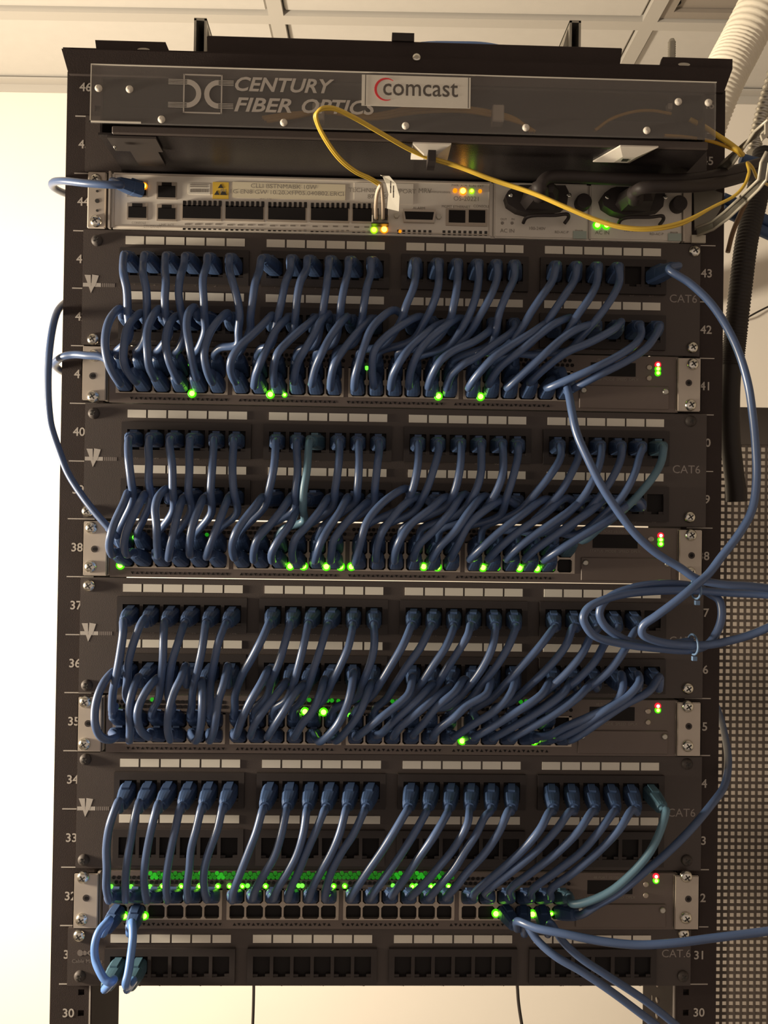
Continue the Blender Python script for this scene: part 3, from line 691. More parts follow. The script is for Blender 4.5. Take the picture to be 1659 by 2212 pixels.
# power modules
for n_, (a, b_, dx, dy) in enumerate(((1069, 1268, 0, 0), (1274, 1473, 205, 4))):
    xa = xm + .0004 if n_ == 0 else xm2 + .0012; xb = xm2 - .0004 if n_ == 0 else XB
    bm = B(); box(bm, xa, xb, YF, -.003, rz0, rz1); bevel(bm, .0010, 2); pm = obj('power_module', bm, M['beige'], rt)
    def pp(px, py, Y=YF): return P(px + dx, py + dy, Y)
    bm = B(); prism(bm, [(pp(x, y).x, pp(x, y).z) for x, y in ((1087, 433), (1093, 423), (1107, 413), (1118, 410), (1215, 411), (1222, 425), (1218, 452), (1210, 459), (1138, 470), (1112, 463), (1092, 450))][::-1], YF - .010, YF)
    obj('power_inlet', bm, M['plastic'], pm)
    for x, y in ((1099, 433), (1222, 433)):
        q = pp(x, y); bm = B(); lathe(bm, (q.x, YF - .010, q.z), [(.0019, 0), (.0019, .0008), (.0010, .0014)], 12); obj('inlet_screw', bm, M['chrome'], pm)
    bm = B(); tube(bm, spline([pp(1130, 482, -.010), pp(1136, 471, -.014), pp(1150, 466, -.018), pp(1200, 465, -.018), pp(1226, 463, -.016), pp(1228, 470, -.013), pp(1219, 483, -.010)], 4), .0014, 8); obj('cord_retainer', bm, M['plastic'], pm)
    q = pp(1257, 441); bm = B(); lathe(bm, (q.x, YF, q.z), [(.0062, 0), (.0062, .006), (.0052, .0075)], 20); obj('thumb_knob', bm, M['plastic'], pm)
    bm = B(); cc = pp(1252, 510); box(bm, cc.x - .0052, cc.x + .0052, YF - .0008, YF, rz0 + .0004, rz0 + .0062); obj('release_tab', bm, M['green_tab'], pm)
    bm = B()
    for x, y, s_, sz in ((1088, 474, 'OUT', .0024), (1108, 474, 'IN', .0024), (1096, 499, 'AC IN', .0042), (1160, 494, '100-240V', .0034), (1213, 502, 'RD-AC-P', .0028), (1251, 500, 'PWR', .0030)):
        c_ = pp(x, y); text(bm, s_, (c_.x, c_.z), sz, YF - .0003)
    obj('lettering', bm, M['inkl'], pm)
    for i, x in enumerate((1085, 1106)):
        q = P(x, 482, YF) if n_ == 0 else P(1290 + i * 20, 486.5, YF - .0005)
        if n_ == 0: bm = B(); disc(bm, (q.x, q.z), .0012, YF - .0005, YF, 10); obj('indicator_off', bm, M['inkl'], pm)
        else: inst('indicator_light', led_mesh('g', .0020, .0034), q, pm)
# ears
for s, px0, px1 in ((-1, 188, 227), (1, 1478, 1496)):
    a, b_ = P(px0, 440, YF).x, P(px1, 460, YF).x
    bm = B(); box(bm, a, b_, -.0055, -.003, rz0, rz1); bevel(bm, .0008); er = obj('mounting_ear', bm, M['alu'], rt)
    bm = B(); xx = XA - .0018 if s < 0 else XB + .0002; box(bm, xx, xx + .0016, -.0075, -.003, rz0, rz1); obj('side_edge', bm, M['alu'], er)
    if s < 0:
        inst('screw', SCREW, P(208, 389, -.0055), er); inst('screw', SCREW, P(208, 478, -.0055), er)
        for py, r_ in ((413, .0010), (434, .0017), (455, .0010)):
            q = P(210, py, -.0055); bm = B(); disc(bm, (q.x, q.z), r_, -.0058, -.0054, 10); obj('ear_hole', bm, M['cross'], er)
# lights
for kind, px, py, r_, r2 in (('a', 1000, 413, .0022, .0030), ('y', 1019, 413, .0013, .0021), ('y', 808, 497, .0019, .0028), ('a', 830, 496, .0022, .0032), ('a', 311, 402, .0019, .0028)):
    inst('indicator_light', led_mesh(kind, r_, r2), P(px, py, YF - .0013), rt)
_led2[('a_soft', .0016, 12)] = None
for px, py, r_ in ((983, 412, .0018), (1037, 413, .0015), (864, 500, .0012)): inst('indicator_light', dim_mesh('a_lens', r_), P(px, py, YF - .0008), rt)  # weak amber lights share the halo material
# side guide arms of the router, reaching forward at the right
ga = thing('cable_guide', P(1500, 460, -.008), 'grey metal cable guide of two arms reaching forward beside the power modules', 'cable guide')
def bar(path, wpx, name, m):
    pts = [P(x, y, Y) for x, y, Y in path]; bm = B()
    for a, b_ in zip(pts, pts[1:]):
        pass
    n = len(pts); L = []; R_ = []
    for i, p in enumerate(pts):
        t_ = (pts[min(i + 1, n - 1)] - pts[max(i - 1, 0)]); nn = V((-t_.z, 0, t_.x)).normalized() * (wpx / 2 / PXM(path[i][2])); L.append(p + nn); R_.append(p - nn)
    th = V((0, .0015, 0))
    v = [[bm.verts.new(q) for q in (l, r_, r_ + th, l + th)] for l, r_ in zip(L, R_)]
    for a, b_ in zip(v, v[1:]):
        for k_ in range(4): bm.faces.new((a[k_], a[(k_ + 1) % 4], b_[(k_ + 1) % 4], b_[k_]))
    bm.faces.new(v[0][::-1]); bm.faces.new(v[-1])
    o = obj(name, bm, m, ga)
    for E_ in (L, R_):
        bm = B(); tube(bm, E_, .0011, 6); obj('rolled_edge', bm, M['strutl'], o)
bar([(1545, 376, -.004), (1575, 350, -.03), (1610, 312, -.06), (1640, 284, -.08), (1668, 252, -.10)], 19, 'upper_arm', M['strut'])
bar([(1506, 500, -.009), (1540, 487, -.02), (1570, 464, -.04), (1600, 436, -.06), (1632, 405, -.08), (1647, 388, -.088), (1652, 352, -.092), (1664, 330, -.096)], 17, 'lower_arm', M['strut'])
bm = B(); prism(bm, [(P(x, y, -.0065).x, P(x, y, -.0065).z) for x, y in ((1498, 404), (1530, 408), (1560, 418), (1557, 450), (1540, 478), (1500, 498))], -.0072, -.0058); obj('guide_plate', bm, M['strut'], ga)
bm = B(); q = P(1508, 517, -.0065); cbox(bm, q, .011, .006, -.0078, -.006); obj('guide_foot', bm, M['strutl'], ga)
bm = B(); prism(bm, [(P(x, y, -.095).x, P(x, y, -.095).z) for x, y in ((1652, 262), (1664, 250), (1664, 300), (1657, 296), (1646, 304), (1642, 292), (1652, 292))], -.096, -.094); obj('guide_hook', bm, M['strutl'], ga)

# ================================================================== cables
def lathe_boot(name, L, w0, h0, r1, ms):
    """strain-relief boot along -y: squarish at the socket, tapering with ribs to the cord"""
    bm = B(); N = 16; rings = []
    prof = [(0, 1), (L * .36, .97), (L * .40, .86)]
    k = .40
    for i in range(4):
        k += .07; s = .86 - i * .12; prof += [(L * k, s), (L * (k + .04), s - .05)]; k += .06
    prof += [(L, .0)]
    for d, s in prof:
        ring = []
        for i in range(N):
            a = 2 * math.pi * i / N + math.pi / N; c_, s_ = math.cos(a), math.sin(a)
            q = 4.5 if s > .8 else 2 + 3 * s
            rr = (abs(c_) ** q + abs(s_) ** q) ** (-1 / q)
            x = c_ * rr * (r1 + (w0 / 2 - r1) * s); z = s_ * rr * (r1 + (h0 / 2 - r1) * s)
            ring.append(bm.verts.new((x, -d, z)))
        rings.append(ring)
    for a, b_ in zip(rings, rings[1:]):
        for i in range(N): bm.faces.new((a[i], a[(i + 1) % N], b_[(i + 1) % N], b_[i]))
    bm.faces.new(rings[-1]); bm.faces.new(rings[0][::-1])
    box(bm, -w0 * .22, w0 * .22, -L * .45, 0, h0 / 2 - .0005, h0 / 2 + .0012)
    me = bpy.data.meshes.new(name); bmesh.ops.recalc_face_normals(bm, faces=bm.faces); bm.to_mesh(me); bm.free(); me.materials.append(ms)
    return me
BOOT = {}
for kk, mm in (('blue', 'blueb'), ('teal', 'tealb'), ('lite', 'tealb')):
    BOOT[kk, 'p'] = lathe_boot('plug_boot', .031, .0118, .0115, .0036, M[mm]); BOOT[kk, 's'] = lathe_boot('plug_boot', .020, .0112, .0105, .0035, M['blueb' if kk == 'lite' else mm])
CM = dict(blue='blue', teal='teal', lite='lite')
def boot(parent, kind, ln, base, direction):
    rot = V(direction).to_track_quat('-Y', 'Z')
    inst('plug_boot', BOOT[kind, ln], base, parent, rot)
def lerp(tab, t):
    for (a, va), (b_, vb) in zip(tab, tab[1:]):
        if t <= b_: return va + (vb - va) * (t - a) / (b_ - a)
    return tab[-1][1]
PR = {1: ((0, -.047), (.12, -.056), (.45, -.056), (.72, -.046), (1, -.036)),
      2: ((0, -.047), (.22, -.060), (.6, -.064), (.85, -.056), (1, -.046)),
      4: ((0, -.047), (.25, -.055), (.7, -.052), (1, -.040))}
RAD = .0029
def patch(start, sdir, end, edir, trace, prof, label, group, kind='blue', rad=RAD, jit=0):
    """start/end: socket positions (or None); trace: points measured in the photograph"""
    n = len(trace); mids = [P(x, y, lerp(PR[prof], i / max(n - 1, 1)) + jit) for i, (x, y) in enumerate(trace)]
    pts = []
    anchor = start if start is not None else mids[0]
    t_ = thing('patch_cable', anchor, label, 'cable', group)
    if start is not None:
        d = V(sdir).normalized(); boot(t_, kind, 'p', start, d); pts += [start + d * .026, start + d * .034]
        if prof != 4 or True: pts[-1] = start + d * .036 + V((0, 0, -.0010))
    pts += mids
    if end is not None:
        d = V(edir).normalized(); boot(t_, kind, 's', end, d); e1 = end + d * .024
        while len(pts) > 3 and (pts[-1] - e1).length < .008: pts.pop()
        pts += [e1, end + d * .014]
    bm = B(); tube(bm, spline(pts, 5), rad, 10); obj('cord', bm, M[CM[kind]], t_, smooth=False)
    return t_
def tr(s): return [tuple(float(v) for v in q.split(',')) for q in s.split()]
OR = ['first', 'second', 'third', 'fourth', 'fifth', 'sixth']
PN = dict(A='topmost', B='second', C='third', D='fourth')
T = {}
T['A', 1] = ['266,568 267,593 274,627 276,681 280,725 284,770', '309,571 309,593 316,627 317,676 314,727 318,775', '356,579 358,613 356,647 358,681 366,718 368,770',
 '397,574 389,599 386,636 392,676 399,715 404,765', '447,571 438,605 440,647 441,681 443,715 446,765', '495,577 501,605 512,642 518,681 515,715 513,744 500,785',
 '560,585 551,613 546,647 541,684 540,712 536,765', '628,582 616,613 607,656 598,695 585,745 575,785', '662,582 649,608 642,642 638,684 632,721 620,775', '710,579 706,613 700,656 694,693 680,745 662,785', '752,585 744,619 737,656 734,684 722,740 705,785', '801,591 792,622 786,659 781,693 765,740 745,785',
 '898,591 893,622 877,661 866,693 830,745 795,785', '948,591 946,622 934,661 917,695 891,735 840,785', '989,591 986,627 979,664 971,693 930,745 880,785', '1034,603 1026,647 1008,691 970,745 920,785', '1074,599 1060,639 1036,683 1008,726 960,780', '1111,599 1095,635 1079,675 1069,722 1056,746 1010,785',
 '1195,603 1171,639 1147,675 1119,722 1079,758 1035,790', '1242,603 1222,635 1195,675 1167,718 1131,754 1075,795', '1290,607 1274,643 1246,683 1222,722 1175,765 1115,800', '1338,607 1322,643 1294,683 1254,730 1226,758 1155,805', None, None]
T['A', 2] = ['260,667 243,681 232,704 227,741 232,778 244,806 260,829', '305,676 285,693 273,715 268,746 267,778 274,800 294,825', '345,667 328,687 318,715 318,755 322,792 334,817', '379,684 365,701 358,735 362,769 373,800 385,823', '421,664 407,678 403,704 409,746 416,786 424,817', '492,676 467,698 450,727 441,763 447,800 458,826',
 '588,681 565,704 540,728 516,750 500,776 498,800 508,825', '622,687 597,712 580,746 564,780 553,809 549,834', '684,687 653,710 622,738 600,763 591,795 592,830', '710,678 690,698 676,727 659,755 642,786 635,825', '750,684 733,701 713,729 696,761 682,792 673,830', '801,690 775,715 747,749 724,783 716,812 714,838',
 '854,670 823,687 801,712 786,749 775,783 767,814 765,838', '908,684 866,704 832,729 809,758 804,797 808,835', '948,701 920,721 888,749 866,778 849,809 844,838', '993,687 959,707 925,735 903,763 888,800 883,835', '1060,711 1024,738 979,758 951,780 934,809 925,836', '1111,711 1071,742 1032,770 1000,787 975,810 965,838',
 '1187,695 1151,718 1099,750 1060,778 1028,814 1012,838', '1238,687 1199,699 1167,722 1119,762 1079,794 1056,830', '1286,699 1246,711 1211,734 1171,770 1131,806 1096,838', '1342,695 1326,711 1278,738 1222,762 1179,794 1145,826', '1385,722 1369,746 1326,774 1278,798 1222,822 1182,838', '1417,722 1393,754 1350,782 1294,810 1256,830 1225,846']
T['B', 1] = ['277,956 278,993 283,1036 287,1078 292,1130', '321,962 322,1002 321,1039 326,1078 330,1130', '366,962 372,1007 373,1056 375,1101 378,1145', '409,971 409,1016 407,1061 413,1101 414,1145', '461,971 458,1016 455,1061 457,1107 454,1150', '504,971 502,1016 505,1061 512,1107 500,1150',
 '595,968 592,1007 582,1056 571,1095 545,1150', '641,973 643,1016 639,1061 635,1101 595,1150', 'T666,973 663,1016 656,1061 655,1101 656,1126 640,1155', '733,971 731,1007 724,1056 718,1095 690,1150', '775,971 775,1016 772,1056 767,1084 730,1145', '819,973 815,1007 810,1050 805,1090 770,1145',
 '904,976 901,1016 890,1061 870,1095 820,1145', '948,973 937,1013 920,1061 894,1104 850,1148', '996,976 993,1016 982,1061 962,1095 900,1148', '1040,983 1038,1027 1024,1067 990,1110 940,1150', '1087,983 1085,1027 1067,1071 1030,1115 980,1152', '1119,983 1109,1027 1095,1071 1079,1114 1045,1150',
 '1211,987 1191,1023 1159,1063 1119,1106 1071,1148', '1250,987 1234,1023 1211,1063 1175,1102 1131,1142 1090,1165', '1298,987 1286,1027 1262,1071 1222,1114 1171,1152 1125,1175', '1342,987 1326,1027 1294,1075 1254,1118 1210,1152 1160,1178', '1381,987 1369,1027 1342,1075 1302,1114 1246,1155 1195,1182', 'T1429,995 1413,1027 1381,1067 1346,1102 1298,1138 1258,1168 1236,1192']
T['B', 2] = ['277,1064 266,1090 251,1121 240,1152 236,1180 242,1198', '314,1067 302,1087 288,1115 274,1146 268,1177 274,1198', '362,1056 342,1073 335,1098 338,1135 339,1172 341,1200', '396,1075 385,1107 376,1143 368,1180 364,1206', '441,1075 427,1104 416,1135 410,1169 410,1198', '495,1073 481,1107 467,1143 453,1180 446,1203',
 '568,1073 550,1095 528,1122 510,1150 501,1180 506,1205', '628,1075 605,1107 577,1141 557,1163 548,1190 548,1210', '642,1101 625,1135 602,1166 588,1192 588,1212', '710,1075 690,1104 662,1138 639,1163 631,1190 633,1210', '752,1073 733,1107 710,1141 693,1172 684,1198 680,1212', '795,1084 767,1109 741,1138 721,1166 716,1194 714,1212',
 '880,1056 843,1073 812,1101 792,1129 781,1163 772,1197 768,1214', '905,1073 871,1092 846,1121 826,1149 815,1180 812,1210', '965,1073 928,1101 888,1132 866,1163 854,1192 852,1212', '1004,1067 973,1107 937,1146 905,1177 894,1206', '1048,1071 1016,1102 982,1149 951,1180 934,1208', '1091,1079 1048,1102 1012,1134 990,1175 975,1206',
 '1180,1078 1128,1112 1080,1148 1040,1184 1015,1208', '1225,1076 1175,1112 1118,1150 1078,1184 1055,1208', '1270,1076 1225,1108 1160,1152 1118,1184 1095,1208', '1315,1078 1270,1108 1205,1152 1158,1186 1135,1208', '1372,1082 1320,1120 1250,1162 1205,1190 1175,1210', None]
T['C', 1] = ['266,1342 266,1367 260,1410 251,1461 244,1495 243,1537 250,1558', '314,1335 302,1353 288,1390 278,1427 275,1467 274,1509 290,1545', '355,1345 353,1382 352,1421 348,1467 342,1509 335,1548', '396,1353 385,1387 373,1424 366,1461 364,1505 370,1545', '444,1348 437,1399 427,1447 416,1495 411,1545', '487,1348 472,1387 464,1424 455,1475 450,1540',
 '582,1345 568,1376 546,1418 525,1455 508,1500 504,1545', '628,1345 616,1387 602,1433 588,1467 577,1503 560,1545', '665,1350 656,1393 645,1438 633,1481 619,1512 600,1548', '707,1353 693,1399 679,1441 667,1481 650,1515 640,1548', '761,1359 752,1399 735,1438 718,1472 700,1510 680,1548', '808,1359 808,1399 798,1438 784,1475 772,1506 735,1548',
 '888,1353 871,1393 846,1435 820,1478 803,1503 775,1545', '931,1353 908,1399 880,1438 854,1478 835,1509 815,1545', '979,1359 962,1399 937,1435 911,1475 885,1512 855,1548', '1016,1351 1010,1373 988,1410 962,1450 939,1489 895,1545', '1071,1355 1063,1399 1044,1439 1016,1478 970,1525 935,1550', '1115,1355 1099,1395 1075,1435 1044,1474 1012,1514 980,1548',
 '1195,1359 1167,1395 1131,1435 1099,1470 1060,1510 1020,1548', '1238,1355 1222,1395 1187,1439 1143,1482 1107,1514 1062,1550', '1278,1371 1258,1411 1226,1451 1179,1494 1131,1530 1100,1552', '1310,1385 1286,1427 1254,1462 1211,1498 1159,1534 1140,1552', '1373,1363 1342,1415 1314,1451 1270,1486 1207,1526 1175,1552', None]
T['C', 2] = ['249,1450 229,1467 212,1501 205,1535 206,1566 215,1588 232,1598 250,1593', '300,1462 288,1489 280,1523 281,1566 280,1600', '342,1464 322,1484 305,1512 297,1540 302,1574 320,1592', '402,1438 390,1467 376,1495 365,1535 362,1574 368,1598', '436,1470 437,1500 437,1523 434,1566 424,1600', '492,1438 484,1475 472,1512 467,1546 461,1580 453,1600',
 '582,1444 563,1478 541,1515 524,1550 510,1588', '619,1472 597,1501 574,1529 551,1563 541,1590', '656,1478 633,1503 616,1532 594,1566 578,1592', '701,1467 690,1503 676,1535 653,1563 636,1592', '764,1452 759,1489 750,1523 733,1560 710,1588 690,1602', '803,1475 789,1512 775,1543 750,1577 726,1600',
 '891,1461 883,1498 854,1526 818,1554 786,1580 770,1592', '934,1478 908,1506 877,1535 852,1557 826,1583', '965,1489 931,1515 894,1546 866,1569 850,1590', '1004,1467 982,1495 945,1526 917,1560 894,1585', '1060,1470 1050,1500 1010,1523 982,1549 948,1574 936,1592', '1115,1462 1103,1498 1071,1534 1020,1566 985,1590',
 '1190,1470 1170,1500 1120,1535 1060,1572 1025,1592', '1235,1470 1215,1500 1160,1540 1105,1572 1065,1594', '1280,1474 1250,1505 1190,1548 1140,1575 1105,1594', '1342,1456 1346,1486 1330,1518 1278,1546 1222,1570 1187,1588', '1377,1456 1381,1474 1354,1506 1302,1538 1254,1570 1211,1592', '1425,1462 1401,1494 1350,1522 1302,1554 1262,1582 1234,1598']
T['D', 1] = ['257,1730 246,1755 236,1787 230,1832 231,1875 230,1917 236,1945', '300,1733 291,1767 283,1813 275,1858 271,1903 272,1944', '342,1736 334,1762 322,1813 314,1861 311,1903 317,1945', '390,1742 379,1790 369,1835 362,1875 359,1917 362,1945', '436,1742 424,1790 413,1832 409,1875 404,1917 406,1944', '481,1742 470,1790 450,1844 441,1881 441,1920 447,1943',
 '568,1747 554,1796 539,1835 518,1889 504,1926 502,1945', '618,1753 608,1801 594,1847 574,1883 554,1917 546,1940', '662,1753 656,1796 642,1844 622,1883 599,1920 591,1940', '701,1750 682,1796 662,1841 645,1883 628,1920 622,1941', '747,1750 735,1796 718,1838 696,1878 676,1915 667,1941', '786,1753 764,1801 738,1841 718,1878 706,1915 702,1941',
 '880,1750 852,1796 823,1841 795,1881 769,1920 757,1941', '920,1756 891,1807 860,1855 832,1895 809,1926 800,1941', '965,1759 937,1807 903,1855 874,1898 850,1930', '1013,1758 1010,1779 982,1830 951,1869 917,1909 890,1935', '1048,1763 1028,1803 1005,1838 982,1875 951,1912 928,1938', '1099,1751 1079,1795 1048,1842 1010,1883 985,1915 964,1938',
 '1187,1754 1167,1791 1131,1834 1079,1882 1028,1926', '1230,1754 1203,1791 1159,1838 1111,1878 1064,1914 1048,1928', '1278,1754 1250,1795 1203,1842 1151,1882 1103,1920', '1326,1754 1298,1791 1258,1838 1207,1878 1150,1922', '1365,1750 1338,1791 1294,1838 1242,1882 1191,1920', 'T1439,1750 1429,1787 1405,1838 1365,1886 1318,1926 1262,1950 1236,1952']

def gen(start, end, row):
    x0, y0 = proj(start + V((0, -.040, 0))); x1, y1 = proj(end + V((0, -.025, .008)))
    if row == 1: tab = ((0, 0), (.15, .06), (.4, .34), (.7, .72), (.9, .93), (1, 1))
    else: tab = ((0, 0), (.12, .10), (.35, .40), (.6, .67), (.85, .92), (1, 1))
    return [(x0 + (x1 - x0) * b_, y0 + 10 + (y1 - y0 - 10) * a) for a, b_ in tab]
random.seed(11)
for (pk, row), lst in T.items():
    jacks = PANELS[pk][1][row - 1]; ports = SW[pk][1][row - 1 if pk != 'D' else 0]
    for i, s in enumerate(lst):
        if s is None: continue
        kind = 'blue'
        if s.startswith('T'): kind = 'teal'; s = s[1:]
        st = jacks[i]; en = ports[i]
        pts = gen(st, en, row) if s == 'g' else tr(s)
        if row == 1 and pk != 'D':
            q = proj(en + V((0, -.020, .011))); pts[-1] = (q[0] * .65 + pts[-1][0] * .35, min(pts[-1][1], q[1]) - 10)
        lab = 'blue patch cable, %s from left in %s socket group, %s row, %s patch panel' % (OR[i % 6], OR[i // 6], ('upper', 'lower')[row - 1], PN[pk])
        if kind == 'teal': lab = lab.replace('blue patch', 'paler teal-blue')
        j = (.0004 if pk == 'D' else .0009) * ((i % 2) * 2 - 1)
        ex = (pts[-1][0] - proj(en)[0]) / PXM(0)
        ed = (max(-.25, min(.25, ex * 12)), -1, .42 if row == 1 else .30)
        sx_ = (pts[0][0] - proj(st + V((0, -.04, 0)))[0]) / PXM(-.04) / .04
        patch(st, (max(-.18, min(.18, sx_)), -1, -.06), en, ed, pts, 4 if pk == 'D' else row, lab, 'patch cables of the %s row, %s patch panel' % (('upper', 'lower')[row - 1], PN[pk]), kind, jit=j)

def loose(pts3, label, kind='blue', rad=RAD, start=None, end=None, sub=6, cat='cable', name='patch_cable', m=None):
    pts = [P(x, y, Y) for x, y, Y in pts3]
    t_ = thing(name, pts[0] if start is None else start[0], label, cat)
    if start is not None:
        d = V(start[1]).normalized(); boot(t_, kind, start[2], start[0], d); L = .031 if start[2] == 'p' else .020
        pts = [start[0] + d * (L - .004), start[0] + d * (L + .003)] + pts
    if end is not None:
        d = V(end[1]).normalized(); boot(t_, kind, end[2], end[0], d); L = .031 if end[2] == 'p' else .020
        pts = pts + [end[0] + d * (L + .003), end[0] + d * (L - .004)]
    bm = B(); tube(bm, spline(pts, sub), rad, 10); obj('cord', bm, m or M[CM[kind]], t_)
    return t_
JA, PA = PANELS['A'][1], SW['A'][1]; PB = SW['B'][1]; PD = SW['D'][1]; JE = PANELS['E'][1]
a = [(1445, 582, -.050), (1489, 611, -.056), (1532, 651, -.06), (1568, 703, -.062), (1596, 762, -.064), (1616, 830, -.066), (1626, 897, -.068), (1632, 960, -.07), (1634, 1039, -.072), (1624, 1103, -.074), (1596, 1154, -.076), (1556, 1206, -.078), (1530, 1240, -.08), (1492, 1273, -.084), (1455, 1303, -.084), (1417, 1331, -.082), (1389, 1352, -.078), (1388, 1370, -.076), (1417, 1384, -.074), (1455, 1391, -.073), (1495, 1393, -.073), (1530, 1393, -.073), (1568, 1386, -.074), (1619, 1372, -.076), (1672, 1350, -.08), (1740, 1320, -.082), (1730, 1292, -.078), (1659, 1285, -.071), (1581, 1281, -.067), (1505, 1276, -.066), (1417, 1277, -.066), (1353, 1283, -.068), (1303, 1296, -.071), (1270, 1314, -.073), (1260, 1334, -.074), (1268, 1356, -.073), (1285, 1374, -.071), (1341, 1390, -.067), (1417, 1400, -.066), (1495, 1404, -.065), (1530, 1391, -.066), (1546, 1370, -.066), (1557, 1343, -.066), (1559, 1318, -.065), (1553, 1296, -.063), (1535, 1284, -.060), (1505, 1268, -.058), (1429, 1261, -.059), (1366, 1270, -.061), (1320, 1288, -.063), (1301, 1306, -.064), (1295, 1326, -.064), (1306, 1351, -.063), (1336, 1374, -.061), (1370, 1388, -.058), (1430, 1393, -.058), (1497, 1384, -.058)]
loose(a, 'long blue cable looping from the topmost panel\'s far right socket into a tied coil', start=(JA[0][23], (.25, -1, -.02), 'p'))
a = [(1214, 800, -.040), (1222, 824, -.050), (1230, 858, -.060), (1236, 892, -.066), (1246, 936, -.070), (1270, 991, -.073), (1298, 1047, -.074), (1334, 1103, -.074), (1373, 1154, -.074), (1417, 1194, -.073), (1469, 1226, -.073), (1505, 1250, -.074), (1560, 1262, -.076), (1620, 1266, -.078), (1700, 1276, -.08)]
loose(a, 'blue cable hanging diagonally from the uppermost switch over the second panel to the coil', start=(PA[0][22] + V((.006, 0, .002)), (.1, -1, -.1), 's'))
a = [(1500, 1490, .12), (1540, 1515, .10), (1556, 1550, .075), (1568, 1600, .04), (1573, 1650, .005), (1564, 1699, -.02), (1536, 1739, -.035), (1489, 1795, -.045), (1437, 1846, -.050), (1389, 1886, -.052), (1338, 1928, -.052), (1290, 1955, -.046)]
loose(a, 'blue cable from behind the right upright sweeping down to the lowest switch', end=(PD[1][23], (.5, -1, .32), 's'))
a = [(1119, 1990, -.050), (1159, 2005, -.062), (1218, 2017, -.070), (1298, 2033, -.075), (1377, 2041, -.078), (1457, 2037, -.08), (1536, 2027, -.08), (1616, 2017, -.08), (1700, 2006, -.08)]
loose(a, 'blue cable leaving the lowest switch across the lowest panel towards the mesh cabinet', start=(PD[1][20], (.25, -1, -.12), 's'))
a = [(1136, 1995, -.044), (1159, 2029, -.052), (1199, 2065, -.060), (1254, 2097, -.064), (1318, 2140, -.066), (1377, 2184, -.066), (1430, 2225, -.066), (1480, 2270, -.066)]
loose(a, 'lower of two blue cables slanting over the lowest panel', start=(PD[1][21], (-.15, -1, -.3), 's'))
a = [(1190, 1995, -.036), (1207, 2021, -.044), (1222, 2040, -.048), (1254, 2069, -.052), (1302, 2101, -.055), (1350, 2132, -.056), (1397, 2164, -.056), (1450, 2206, -.056), (1500, 2250, -.056)]
loose(a, 'upper of two blue cables slanting over the lowest panel', start=(PD[1][22], (0, -1, -.3), 's'))
# short loops at the lower left
a = [(237, 1987, -.036), (215, 2010, -.043), (205, 2039, -.047), (206, 2073, -.050), (216, 2099, -.054), (228, 2117, -.056), (240, 2122, -.056), (246, 2116, -.052)]
loose(a, 'short bright blue loop, leftmost, from lowest switch to first socket of lowest panel', 'lite', start=(PD[1][0], (-.25, -1, -.35), 's'), end=(JE[0][0], (-.02, -1, .02), 'p'))
a = [(285, 1993, -.046), (287, 2025, -.055), (283, 2062, -.060), (277, 2102, -.066), (272, 2124, -.068), (276, 2130, -.062), (288, 2118, -.054)]
loose(a, 'short bright blue cable dropping from lowest switch to second socket of lowest panel', 'lite', start=(PD[1][1], (0, -1, -.3), 's'), end=(JE[0][1], (0, -1, .02), 'p'))
# cables round the left upright
a = [(200, 640, .10), (165, 640, .07), (143, 652, .03), (124, 673, .0), (114, 707, -.015), (107, 755, -.02), (104, 800, -.02), (104, 854, -.02), (107, 897, -.02), (111, 922, -.02), (127, 971, -.02), (147, 1022, -.022), (175, 1067, -.025), (203, 1104, -.028), (232, 1137, -.030), (252, 1158, -.030)]
loose(a, 'long blue cable bowing out past the left upright, down to the second switch', rad=.0027, end=(PB[0][0], (-.5, -1, .7), 's'))
a = [(190, 815, .08), (150, 808, .04), (130, 800, .012), (118, 788, -.004), (121, 781, -.010), (138, 770, -.020), (161, 766, -.024), (189, 768, -.030), (223, 772, -.034), (245, 790, -.034)]
loose(a, 'blue cable curling round the left upright into the uppermost switch', end=(PA[0][0], (-.6, -1, .6), 's'))
a = [(262, 399, -.030), (239, 399, -.033), (189, 396, -.030), (140, 391, -.018), (117, 393, -.004), (112, 400, .008), (120, 408, .02), (150, 420, .05), (200, 425, .08)]
loose(a, 'blue cable curling round the left upright into the pale router', start=(P(306, 412, YF), (-1.3, -1, .1), 's'))
for px, py, Y, lab in ((1503, 1272, -.070, 'upper blue tie around the coiled cable'), (1497, 1392, -.067, 'lower blue tie around the coiled cable')):
    c_ = P(px, py, Y); t_ = thing('cable_tie', c_, lab, 'cable tie', 'ties around the coiled cable'); bm = B(); pts = []
    for i in range(17):
        q = 2 * math.pi * i / 16; pts.append(c_ + V((.0025 * math.cos(q) * .5, .0125 * math.cos(q), .0070 * math.sin(q))))
    tube(bm, pts, .0008, 6); obj('tie_band', bm, M['tie'], t_)
    bm = B(); cbox(bm, c_ + V((0, 0, -.0095)), .003, .003, Y - .004, Y - .001); obj('tie_head', bm, M['tie'], t_)

